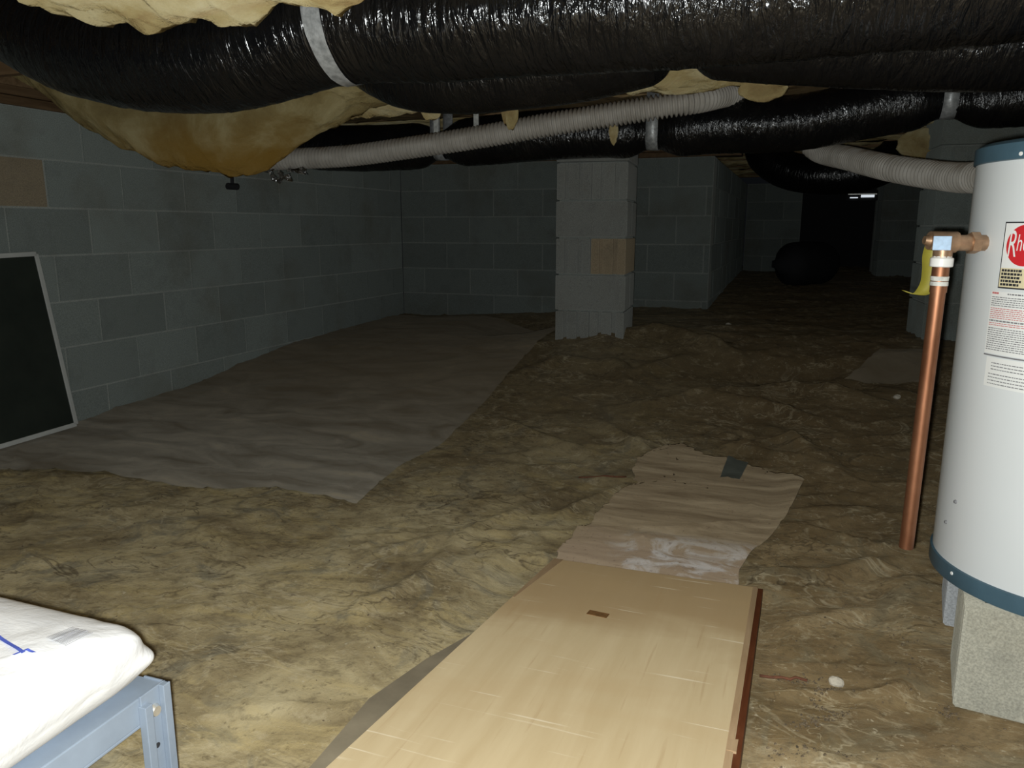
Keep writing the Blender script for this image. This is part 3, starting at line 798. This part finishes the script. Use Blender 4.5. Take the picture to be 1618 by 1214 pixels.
# logo label
lb = patch(MB(), 210.4, 232.6, -.100, .0095, .0006).build('logo_label', M_lab_black, wh)
patch(MB(), 210.95, 232.05, -.0975, .0072, .0010).build('label_face', M_lab_white, lb)
patch(MB(), 210.95, 232.05, -.0975, -.066, .0012).build('label_panel', M_lab_cream, lb)
mb = MB(); c_az, c_z, cr = 221.2, -.0285, .0335
vs = [cylpt(c_az, c_z, .0015)]; 
N = 48
for ring in (.5, 1.0):
    for i in range(N):
        q = 2*math.pi*i/N; vs.append(cylpt(c_az + math.degrees(cr*ring*math.cos(q)/HR), c_z + cr*ring*math.sin(q), .0015))
fs = [(0, 1+i, 1+(i+1) % N) for i in range(N)] + [(1+i, 1+N+i, 1+N+(i+1) % N, 1+(i+1) % N) for i in range(N)]
mb.add(vs, fs).build('logo_disc', M_lab_red, lb)
def text_tris(txt, size, shear=0.0, sx=1.0):
    cu = bpy.data.curves.new('t', 'FONT'); cu.body = txt; cu.size = size; cu.shear = shear; cu.resolution_u = 3
    ob = bpy.data.objects.new('t', cu); COL.objects.link(ob)
    dg = bpy.context.evaluated_depsgraph_get(); me = ob.evaluated_get(dg).to_mesh()
    vs = [(v.co.x*sx, v.co.y) for v in me.vertices]; fs = [tuple(p.vertices) for p in me.polygons]
    ob.evaluated_get(dg).to_mesh_clear(); bpy.data.objects.remove(ob); bpy.data.curves.remove(cu)
    return vs, fs
def wrap_text(mb, txt, size, az, z, dr, shear=0.0, sx=1.0, sy=1.0):
    vs, fs = text_tris(txt, size, shear, sx)
    mb.add([cylpt(az + math.degrees(x/HR), z + y*sy, dr) for x, y in vs], fs)
    return max(v[0] for v in vs)
mb = MB()
w = wrap_text(mb, 'R', .050, c_az-8.1, c_z-.0185, .0022, .12, .58, 1.25)
wrap_text(mb, 'heem', .035, c_az-8.1+math.degrees((w-.001)/HR), c_z-.0085, .0022, .12, .60, 1.1)
mb.build('logo_text', M_lab_white, lb)
def dash_lines(mb, a0, a1, z0, z1, rows, dr, hfrac=.55, wmin=.5, wmax=1.8, gap=.3, rnd=random.Random(3), ragged=.3):
    dz = (z0-z1)/rows
    for r in range(rows):
        z = z0 - dz*(r+.5); q = a0; end = a1 - (a1-a0)*rnd.random()*ragged
        while q < end:
            w = rnd.uniform(wmin, wmax); patch(mb, q, min(q+w, a1), z-dz*hfrac/2, z+dz*hfrac/2, dr, 1); q += w+gap
    return mb
dash_lines(MB(), 211.7, 221.5, -.067, -.096, 5, .0016, .66, .8, 1.6, .25, ragged=.15).build('label_print', M_lab_black, lb)
# warning label
wl_ = patch(MB(), 207.3, 236, -.2115, -.1055, .0006).build('warning_label', M_lab_white, wh)
mb = MB()
dash_lines(mb, 207.9, 211.5, -.1065, -.1105, 1, .0010, .8, 1, 1.3, .1, ragged=0); dash_lines(mb, 208.0, 235.5, -.1325, -.152, 6, .0010, .40, ragged=.1); dash_lines(mb, 208.0, 235.5, -.1575, -.164, 2, .0010, .40, ragged=.1)
mb.build('red_print', M_lab_pink, wl_)['kind'] = 'stuff'
mb = MB(); dash_lines(mb, 216, 229, -.1070, -.1110, 1, .0010, .6, ragged=0); dash_lines(mb, 208.0, 235.5, -.1135, -.131, 5, .0010, .40, ragged=.05); dash_lines(mb, 208.0, 235.5, -.153, -.157, 1, .0010, .6, ragged=.4); dash_lines(mb, 208.0, 235.5, -.166, -.206, 11, .0010, .40, ragged=.08)
mb.build('black_print', M_lab_grey, wl_)['kind'] = 'stuff'
MB_ = patch(MB(), 207.1, 236, -.2155, -.213, .0006).build('label_edge', M_lab_grey, wl_)
il = patch(MB(), 209.2, 237, -.268, -.2175, .0006).build('instruction_label', M_lab_white, wh)
mb = MB(); dash_lines(mb, 212.2, 232, -.224, -.240, 3, .0010, .30, ragged=.3); dash_lines(mb, 211.2, 235, -.243, -.265, 4, .0010, .30, ragged=.15)
mb.build('black_print', M_lab_grey, il)['kind'] = 'stuff'
# two little rust spots / screws on the jacket, specks on the bands
for az, z in ((200.0, -.4955), (193.8, -.5445)):
    c = Vector(cylpt(az, z, 0)); n_ = Vector((math.cos(math.radians(az)), math.sin(math.radians(az)), 0))
    MB().cyl(c-n_*.001, c+n_*.003, .0045, .0025, 10).build('screw', M_lab_grey, wh)
for az, z in ((214.5, .117), (217.5, .119), (205, -.628)):
    c = Vector(cylpt(az, z, .003)); n_ = Vector((math.cos(math.radians(az)), math.sin(math.radians(az)), 0))
    MB().cyl(c, c+n_*.002, .0042, .003, 8).build('paint_speck', M_lab_white, wh)
# relief valve on the side
PX, PY = .240, 1.530
vd = (HC - Vector((PX, PY, 0))); vd.z = 0; vd.normalize()
vp = Vector((PX, PY, -.026)); surf = HC - vd*HR
mb = MB(); mb.cyl((surf.x+vd.x*.004, surf.y+vd.y*.004, -.026), (vp.x+vd.x*.016, vp.y+vd.y*.016, -.026), .014, n=12)
mb.cyl((surf.x-vd.x*.012, surf.y-vd.y*.012, -.026), (surf.x-vd.x*.026, surf.y-vd.y*.026, -.026), .019, n=6)
mb.cyl((vp.x+vd.x*.02, vp.y+vd.y*.02, -.025), (vp.x-vd.x*.025, vp.y-vd.y*.025, -.022), .0185, .016, 14)
mb.cyl((vp.x, vp.y, -.020), (vp.x, vp.y, -.052), .0155, n=12)
valve = mb.build('relief_valve', M_brass, wh, smooth=True, auto=35)
mb = MB(); mb.cyl((vp.x-vd.x*.024, vp.y-vd.y*.024, -.022), (vp.x-vd.x*.034, vp.y-vd.y*.034, -.021), .010, .007, 12); mb.build('valve_cap', M_brass, valve, smooth=True, auto=40)

# ------------------------------------------------------------------ copper discharge pipe
pb = Vector((.2335, 1.533, -.592)); pt = Vector((PX, PY, -.052))
cp = thing('copper_pipe', 'slanting copper discharge pipe hanging beside the white water heater', 'pipe', tuple(pb))
d = (pt-pb)
m1 = MB(); m1.cyl(pb, pb+d*.965, .0125, n=20, caps=False); m1.cyl(pb+d*.965, pb, .0105, n=20, caps=False)
m1.build('pipe', M_copper, cp, smooth=True)
MB().cyl(pb+d*.89, pb+d*.975, .0138, n=20).build('coupling', M_copper, cp, smooth=True, auto=40)
mb = MB(); mb.cyl(pb+d*.912, pb+d*.925, .0148, .0144, 20); mb.cyl(pb+d*.928, pb+d*.942, .0144, .0150, 20)
mb.build('thread_tape', M_teflon, cp, smooth=True, auto=40)
mb = MB(); mb.cyl(pb+d*.972, pb+d*1.002, .0185, .0185, 20); mb.cyl(pb+d*1.002, pb+d*1.015, .0165, .012, 20)
mb.build('white_collar', M_pvc, cp, smooth=True, auto=40, bevel=.002)
# yellow tag curling off the valve
TP = [(.226,1.555,-.016),(.221,1.558,-.045),(.2225,1.560,-.075),(.2215,1.562,-.098),(.214,1.566,-.115),(.204,1.570,-.118),(.188,1.574,-.1125)]
pth = spline(TP, 40)
wd = np.interp(np.linspace(0, 1, 40), [0, .3, .75, 1], [.021, .024, .020, .004])
sd = np.array([.93, -.25, -.12])
P = np.array([[p - sd*w*.35, p + sd*w] for p, w in zip(pth, wd)])
tg = MB().grid(P).build('warning_tag', M_yellow, smooth=True)
s_ = tg.modifiers.new('thick', 'SOLIDIFY'); s_.thickness = .0012
tag(tg, 'yellow paper tag curling down from the relief valve beside the copper pipe', 'tag')
mb = MB(); mb.box((PX-.020, PY-.0245, -.038), (PX+.008, PY-.0225, -.014))
tag(mb.build('valve_sticker', M_tagblue, bevel=.0008), 'small pale blue sticker wrapped on the brass relief valve', 'sticker')

# ------------------------------------------------------------------ blocks under the heater
def loose_block(x, y, ang, z0, mat, label):
    root = thing('concrete_block', label, 'block', (x, y, z0))
    R = Matrix.Translation((x, y, z0)) @ Matrix.Rotation(ang, 4, 'Z')
    bm = bmesh.new()
    # hollow block lying on its side walls: outer shell with two cores
    L, W, Hh = .397, .19, .2
    mb = MB()
    rounded_box(mb, (0, 0, 0), (L, .032, Hh), .005); rounded_box(mb, (0, W-.032, 0), (L, W, Hh), .005)
    for x0 in (0, L/2-.016, L-.032): rounded_box(mb, (x0, .028, .0), (x0+.032, W-.028, Hh), .004)
    mb.v = [tuple(R @ Vector(p)) for p in mb.v]; bm.free()
    mb.build('block_shell', mat, root)
    return root
loose_block(.322, 1.443, math.radians(-8), -.85, M_block_loose, 'tan-grey concrete block in front under the white water heater')
loose_block(.356, 1.765, math.radians(-8), -.85, M_block_loose2, 'bluish grey concrete block at the back under the white water heater')

# ------------------------------------------------------------------ board
def btop(y): return -.833 + (1.775-y)*.09
bd = thing('wooden_panel', 'worn tan wooden panel with red-brown edge lying towards the viewer', 'panel', (-.3, 1.0, -.80))
def slab(mb, quad, dz0, dz1):
    vs = [(x, y, btop(y)+dz0) for x, y in quad] + [(x, y, btop(y)+dz1) for x, y in quad]
    return mb.add(vs, [(0,1,2,3)[::-1],(4,5,6,7),(0,1,5,4),(1,2,6,5),(2,3,7,6),(3,0,4,7)])
q = [(-.598,.25),(-.045,.25),(-.030,1.782),(-.531,1.77)]
slab(MB(), q, -.008, 0.0).build('top_sheet', M_board, bd, bevel=.0015)
slab(MB(), [(-.596,.252),(-.048,.252),(-.033,1.779),(-.533,1.767)], -.038, -.009).build('core', M_boardlip, bd)
slab(MB(), [(-.0475,.25),(-.0335,.25),(-.0185,1.783),(-.0325,1.782)], -.042, -.0025).build('edge_band', M_boardedge, bd, bevel=.001)
slab(MB(), [(-.056,.25),(-.0455,.25),(-.0305,1.7815),(-.041,1.7815)], -.003, .0009).build('edge_strip', M_boardlip, bd)
slab(MB(), [(-.5415,1.49),(-.537,1.49),(-.505,1.7705),(-.529,1.7685)], -.004, .0008).build('bare_strip', M_boardlip, bd)
slab(MB(), [(-.047,1.07),(-.0325,1.07),(-.0318,1.105),(-.046,1.10)], -.03, .0016).build('tape_scrap', M_boardlip, bd)
slab(MB(), [(-.366,1.468),(-.322,1.464),(-.320,1.486),(-.364,1.490)], -.004, .0012).build('gouge', plain('gouge_brown', (.24, .12, .04), .7, nscale=60, namp=.3), bd)
ub = MB(); pq = [(-.60,.25),(-.30,.25),(-.30,1.40),(-.566,1.43),(-.622,1.22),(-.648,1.05),(-.63,.86)]; n_ = len(pq)
ub.add([(x, y, btop(y)-.047) for x, y in pq] + [(x, y, btop(y)-.0395) for x, y in pq], [tuple(range(n_))[::-1], tuple(range(n_, 2*n_))] + [(i, (i+1) % n_, n_+(i+1) % n_, n_+i) for i in range(n_)])
tag(ub.build('plywood_sheet', plain('grey_ply', (.30, .255, .18), .7, nscale=12, namp=.2)), 'thin brown plywood sheet peeking out under left side of the tan panel', 'plywood')

# ------------------------------------------------------------------ draped sheets
def coons(top, bot, left, right, nu, nv):
    Tq, Bq, Lq, Rq = [np.array(spline(np.c_[np.array(p), np.zeros(len(p))], n))[:, :2] for p, n in ((top, nu), (bot, nu), (left, nv), (right, nv))]
    u = np.linspace(0, 1, nu)[None, :, None]; v = np.linspace(0, 1, nv)[:, None, None]
    P = (1-v)*Tq[None] + v*Bq[None] + (1-u)*Lq[:, None] + u*Rq[:, None] - ((1-u)*(1-v)*Tq[0] + u*(1-v)*Tq[-1] + (1-u)*v*Bq[0] + u*v*Bq[-1])
    return P
# big dusty grey plastic overlap at left
P = coons([(-3.05,5.55),(-2.2,5.5),(-1.25,5.05)], [(-3.05,1.84),(-2.68,1.89),(-2.31,1.97),(-1.84,1.99),(-1.68,2.06),(-1.49,2.06),(-1.27,2.03)],
          [(-3.05,5.55),(-3.05,4),(-3.05,2.5),(-3.05,1.84)], [(-1.25,5.05),(-1.36,4.65),(-1.36,4.1),(-1.35,3.63),(-1.33,3.15),(-1.30,2.73),(-1.32,2.41),(-1.27,2.03)], 110, 200)
zz = ground_z(P[..., 0].ravel(), P[..., 1].ravel()).reshape(P.shape[:2])
zz = zz + .007 + .006*ridged(P[..., 0]*2.5+P[..., 1]*.5, P[..., 1]*4, 4)
o = MB().grid(np.dstack([P, zz]), flip=True).build('plastic_sheet', M_sheet, smooth=True)
tag(o, 'dusty grey plastic sheet overlapping the ground cover at the left', 'plastic sheet')
P = coons([(.44,4.30),(.56,4.36),(.72,4.38)], [(.26,3.95),(.46,3.92),(.66,3.93)], [(.44,4.30),(.35,4.1),(.26,3.95)], [(.72,4.38),(.69,4.1),(.66,3.93)], 30, 30)
zz = ground_z(P[..., 0].ravel(), P[..., 1].ravel()).reshape(P.shape[:2]) + .012
tag(MB().grid(np.dstack([P, zz]), flip=True).build('plastic_scrap', M_sheet, smooth=True), 'small grey plastic scrap far back beside the dark pier', 'plastic sheet')
# cardboard beyond the panel
def jag(pts, n, amp, seed):
    p = spline(np.c_[np.array(pts), np.zeros(len(pts))], n)[:, :2]; k = np.arange(n)
    off = amp*2*fbm(k*.55+seed, k*0+seed, 3); off[0] = off[-1] = 0
    p[:, 1] += off; p[:, 0] += amp*2*fbm(k*.7+seed+30, k*0+seed, 3)*np.r_[0, np.ones(n-2), 0]; return [tuple(v) for v in p]
farE = jag([(-.44,2.86),(-.37,2.95),(-.28,2.88),(-.12,2.82),(.0,2.76),(.08,2.70)], 60, .022, 3)
leftE = jag([(-.44,2.86),(-.50,2.78),(-.495,2.64),(-.46,2.51),(-.49,2.45),(-.52,2.24),(-.52,2.12),(-.545,2.0),(-.545,1.80)], 60, .016, 9)
P = coons(farE, [(-.545,1.80),(-.30,1.80),(-.075,1.81)], leftE, [(.08,2.70),(.045,2.45),(0,2.24),(-.075,1.98),(-.075,1.81)], 70, 110)
zz = ground_z(P[..., 0].ravel(), P[..., 1].ravel()).reshape(P.shape[:2])
base = base_z(P[..., 0], P[..., 1])
yy = P[..., 1]; 
zz = np.maximum(zz, base-.004)*.5 + (base+.004)*.5
zz = np.maximum(zz, ground_z(P[..., 0].ravel(), P[..., 1].ravel()).reshape(P.shape[:2])) + .006
zz += .012*np.exp(-((yy-2.06-.1*P[..., 0])/.05)**2) + .006*ridged(P[..., 0]*1.5+3, yy*9, 2) + .004*fbm(P[..., 0]*12, yy*16, 3)
zz += .02*np.exp(-((P[..., 0]-.06)/.05)**2)*S(yy, 2.0, 2.3)
cardP = np.dstack([P, zz])
cb = thing('cardboard_sheet', 'torn weathered cardboard sheet lying beyond the far end of tan panel', 'cardboard', (-.25, 2.35, -.86))
o = MB().grid(cardP, flip=True).build('cardboard_face', M_card, cb, smooth=True)
sm = o.modifiers.new('thick', 'SOLIDIFY'); sm.thickness = .004; sm.offset = -1
# tape patch, following the sheet
def card_z(x, y):
    d = (cardP[..., 0]-x)**2 + (cardP[..., 1]-y)**2; k = np.unravel_index(np.argmin(d), d.shape); return cardP[k][2]
tq = [(-.185,2.86),(-.11,2.825),(-.13,2.66),(-.195,2.665)]
Pt = [[(lambda p: (p[0], p[1], card_z(p[0], p[1])+.0035))(tuple(np.array(tq[0])*(1-u)*(1-v)+np.array(tq[1])*u*(1-v)+np.array(tq[3])*(1-u)*v+np.array(tq[2])*u*v)) for u in np.linspace(0, 1, 6)] for v in np.linspace(0, 1, 10)]
o = MB().grid(Pt, flip=True).build('tape_patch', M_duct_tape_dark, cb, smooth=True); o['label'] = 'dark grey patch of tape on the torn far edge'

# ------------------------------------------------------------------ debris
def pebble(x, y, r, mat, name, label, seed, lift=.4):
    bm = bmesh.new(); bmesh.ops.create_icosphere(bm, subdivisions=2, radius=r)
    mb = MB(); z = gz(x, y); vs = []
    for v in bm.verts:
        k = 1 + .7*float(fbm(v.co.x/r*1.3+seed, v.co.y/r*1.3+v.co.z/r, 3)); vs.append((x+v.co.x*k*1.2, y+v.co.y*k, z+v.co.z*k*.8+r*lift))
    bm.verts.index_update(); mb.add(vs, [[v.index for v in f.verts] for f in bm.faces]); bm.free()
    return tag(mb.build(name, mat), label, 'stone')
pebble(.128, 1.458, .0125, M_stone, 'stone', 'white stone on the plastic between the tan panel and heater block', 2)
pebble(.465, 3.70, .014, M_stone, 'stone', 'pale stone far back on the plastic beside the copper pipe', 5)
pebble(-.36, 4.89, .016, M_stone, 'stone', 'tiny pale stone in dark ground right of the block pier', 6)
rd = random.Random(5)
mb = MB()
def chip(x, y, r):
    z = gz(x, y); R = Matrix.Translation((x, y, z+r*.3)) @ Matrix.Rotation(rd.uniform(0, 6), 4, 'Z') @ Matrix.Rotation(rd.uniform(-.5, .5), 4, 'X')
    vs = [(-1,-.5,-.4),(1,-.6,-.4),(.8,.6,-.4),(-.9,.5,-.4),(-.5,-.3,.5),(.6,-.3,.4),(.4,.4,.5),(-.5,.3,.3)]
    mb.add([R @ Vector((a*r, b*r, c*r)) for a, b, c in vs], [(0,3,2,1),(4,5,6,7),(0,1,5,4),(1,2,6,5),(2,3,7,6),(3,0,4,7)])
lines = [([(.015,1.435),(.07,1.445),(.125,1.475)],90,.008), ([(.13,1.44),(.095,1.385),(.085,1.355),(.12,1.33),(.14,1.335)],120,.006), ([(.12,1.325),(.085,1.30),(.05,1.265)],110,.008),
         ([(.02,1.16),(.06,1.18),(.13,1.19)],70,.015), ([(.315,1.45),(.305,1.42),(.33,1.425)],40,.007), ([(-.52,2.11),(-.50,2.35),(-.49,2.5)],60,.02), ([(.25,1.75),(.28,1.6),(.26,1.52)],40,.01)]
for pts, n, sp in lines:
    pth = spline([(x, y, 0) for x, y in pts], 60)
    for _ in range(n):
        p = pth[rd.randrange(60)]; chip(p[0]+rd.gauss(0, sp), p[1]+rd.gauss(0, sp), rd.choice([.001, .0013, .0018, .003]))
for _ in range(170):
    chip(rd.uniform(.0, .4), rd.uniform(1.0, 2.2), rd.choice([.001, .0015, .002, .0028]))
for _ in range(260):
    chip(rd.uniform(-2.2, -.65), rd.uniform(.9, 2.8), rd.choice([.001, .0015, .002, .003]))
o = mb.build('debris', M_debris, origin=(0, 0, -.87)); tag(o, 'dark crumbs and grit scattered over the plastic ground', 'debris'); o['kind'] = 'stuff'
mb = MB()
def twig(x0, y0, x1, y1, r):
    P = [(x0+(x1-x0)*t+rd.gauss(0, .004), y0+(y1-y0)*t+rd.gauss(0, .004)) for t in np.linspace(0, 1, 6)]
    tube(mb, np.array([(a_, b_, gz(a_, b_)+r) for a_, b_ in P]), r, 6)
for k, (a_, l) in enumerate([((-.515,2.20,-.485,2.42), 'thin red-brown twig along the left edge of torn cardboard'), ((-.67,2.52,-.52,2.60), 'thin dark twig pointing at the corner of torn cardboard'), ((.0,1.43,.07,1.45), 'small reddish twig beside the red-brown edge of panel')]):
    mb = MB(); twig(*a_, .003); tag(mb.build('twig', M_twig, smooth=True), l, 'twig')

# ------------------------------------------------------------------ steel shelf with bag at lower left
SX, SYB, SZ = -.688, .648, -.54
sh = thing('steel_shelf', 'low blue-grey steel shelf corner holding the white bag, lower left', 'shelf', (-.95, .3, gz(-.9, .4)))
MB().box((-1.15, -.15, SZ-.003), (SX, SYB-.002, SZ)).build('shelf_deck', M_steel, sh)
mb = MB(); mb.box((SX-.003, -.15, SZ-.034), (SX+.001, SYB-.03, SZ-.001)); mb.box((SX-.022, -.15, SZ-.038), (SX+.001, SYB-.03, SZ-.034)); mb.box((-1.15, SYB-.006, SZ-.034), (SX-.002, SYB-.002, SZ-.001))
mb.build('shelf_lip', M_steel, sh, bevel=.001)
def post(x, y, face, label=None):
    """angle post: web with two folded flanges facing +x (face=1)"""
    z0 = gz(x, y)-.004; z1 = SZ+.002
    mb = MB(); mb.box((x-.002, y-.038, z0), (x+.001, y, z1)); mb.box((x-.002, y-.040, z0), (x+.009, y-.029, z1-.012)); mb.box((x-.030, y-.003, z0), (x+.008, y, z1)); mb.box((x+.001, y-.011, z0), (x+.009, y-.000, z1))
    p = mb.build('post', M_steel, sh, bevel=.0008)
    mb = MB()
    for zz_ in np.arange(z1-.075, z0, -.042): MB().cyl((x+.0008, y-.0205, zz_), (x+.0016, y-.0205, zz_), .0035, n=10).build('slot_hole', M_dark, p)
    mb = MB(); mb.cyl((x+.001, y-.0205, z1-.028), (x+.006, y-.0205, z1-.028), .0085, .006, 14); mb.build('bolt', M_zinc, p, smooth=True, auto=40)
post(SX+.003, SYB, 1)
post(-1.13, SYB, 1); post(SX+.003, -.11, 1); post(-1.13, -.11, 1)
# bag: a filled pillow lying on the deck
bx, by, hx, hy, hz = -.903, .298, .256, .310, .055
nu, nv = 240, 90
U = np.linspace(0, 2*math.pi, nu, endpoint=False) + math.pi/nu
V = np.linspace(-1, 1, nv); V = np.sign(V)*np.abs(V)**1.7*math.pi/2
def se(c, e): return np.sign(c)*np.abs(c)**e
VV, UU = np.meshgrid(V, U, indexing='ij')
cz = se(np.cos(VV), .20)
Pb = np.stack([hx*cz*se(np.cos(UU), .12), hy*cz*se(np.sin(UU), .12), hz*se(np.sin(VV), .42)], -1)
n1 = fbm(Pb[..., 0]*9+3, Pb[..., 1]*9+Pb[..., 2]*6, 4)
n2 = ridged(Pb[..., 1]*10+Pb[..., 2]*16+.3*n1, Pb[..., 2]*9-Pb[..., 1]*7+1, 6)
side = np.clip(cz, 0, 1)**6
low = np.clip(.5-.5*Pb[..., 2]/hz, 0, 1)                      # 0 on top, 1 underneath
Pb[..., 0] += side*np.sign(Pb[..., 0])*(.008*n1 - .005*n2)
Pb[..., 0] *= 1-.20*low**1.8
Pb[..., 1] += side*.012*n1 + np.where(Pb[..., 1] > 0, .040*low*side, 0)
tip = np.exp(-(((Pb[..., 0]-hx*.9)/.03)**2 + ((Pb[..., 1]-hy)/.03)**2 + ((Pb[..., 2]+.01)/.014)**2))
Pb[..., 0] += .006*tip; Pb[..., 1] += .010*tip                # little sewn corner poking out
top = Pb[..., 2] > 0
Pb[..., 2] += np.where(top, .016*n1*np.clip(Pb[..., 2]/hz, 0, 1) - .003*n2, 0)
ang = math.radians(1); ca, sa = math.cos(ang), math.sin(ang)
Xb = bx + ca*Pb[..., 0] - sa*Pb[..., 1]; Yb = by + sa*Pb[..., 0] + ca*Pb[..., 1]; Zb = np.maximum(SZ+.0015, SZ+.002+hz+Pb[..., 2])
Bag = np.dstack([Xb, Yb, Zb])
bg_ = thing('white_bag', 'full white woven bag lying on the blue-grey steel shelf', 'bag', (bx, by, SZ))
o = MB().grid(Bag, closed_u=True).build('bag_body', M_bag, bg_, smooth=True)
def bag_z(x, y):
    k = Zb > SZ+hz*1.3; d = (Xb-x)**2+(Yb-y)**2 + np.where(k, 0, 9); i = np.argsort(d.ravel())[:4]; w = 1/(d.ravel()[i]+1e-6)
    return float((Zb.ravel()[i]*w).sum()/w.sum())
def decal(mb, quad, n=6):
    q = [np.array(p) for p in quad]
    mb.grid([[(lambda p: (p[0], p[1], bag_z(p[0], p[1])+.0024))(q[0]*(1-u)*(1-v)+q[1]*u*(1-v)+q[2]*u*v+q[3]*(1-u)*v) for u in np.linspace(0, 1, n)] for v in np.linspace(0, 1, n)])
mb = MB(); bq = [np.array(p) for p in ((-.722,.566),(-.688,.563),(-.689,.530),(-.722,.533))]
for k in range(16):
    t0 = k/16; t1 = t0 + rd.choice([.022, .035, .045])
    lo = lambda t: bq[0]*(1-t)+bq[1]*t
    hi = lambda t: bq[3]*(1-t)+bq[2]*t
    decal(mb, [lo(t0), lo(t1), hi(t1), hi(t0)], 4)
mb.build('barcode', M_bagbar, bg_)
mb = MB(); decal(mb, [(-.80,.527),(-.713,.503),(-.713,.499),(-.80,.523)], 8); decal(mb, [(-.716,.508),(-.704,.508),(-.706,.505),(-.716,.505)], 3); decal(mb, [(-.716,.508),(-.713,.508),(-.717,.494),(-.720,.494)], 3)
mb.build('blue_print', M_bagprint, bg_)

# ------------------------------------------------------------------ lift everything so that the ground by the board is near z = 0
for o in scene.objects:
    if o.parent is None: o.location.z += H
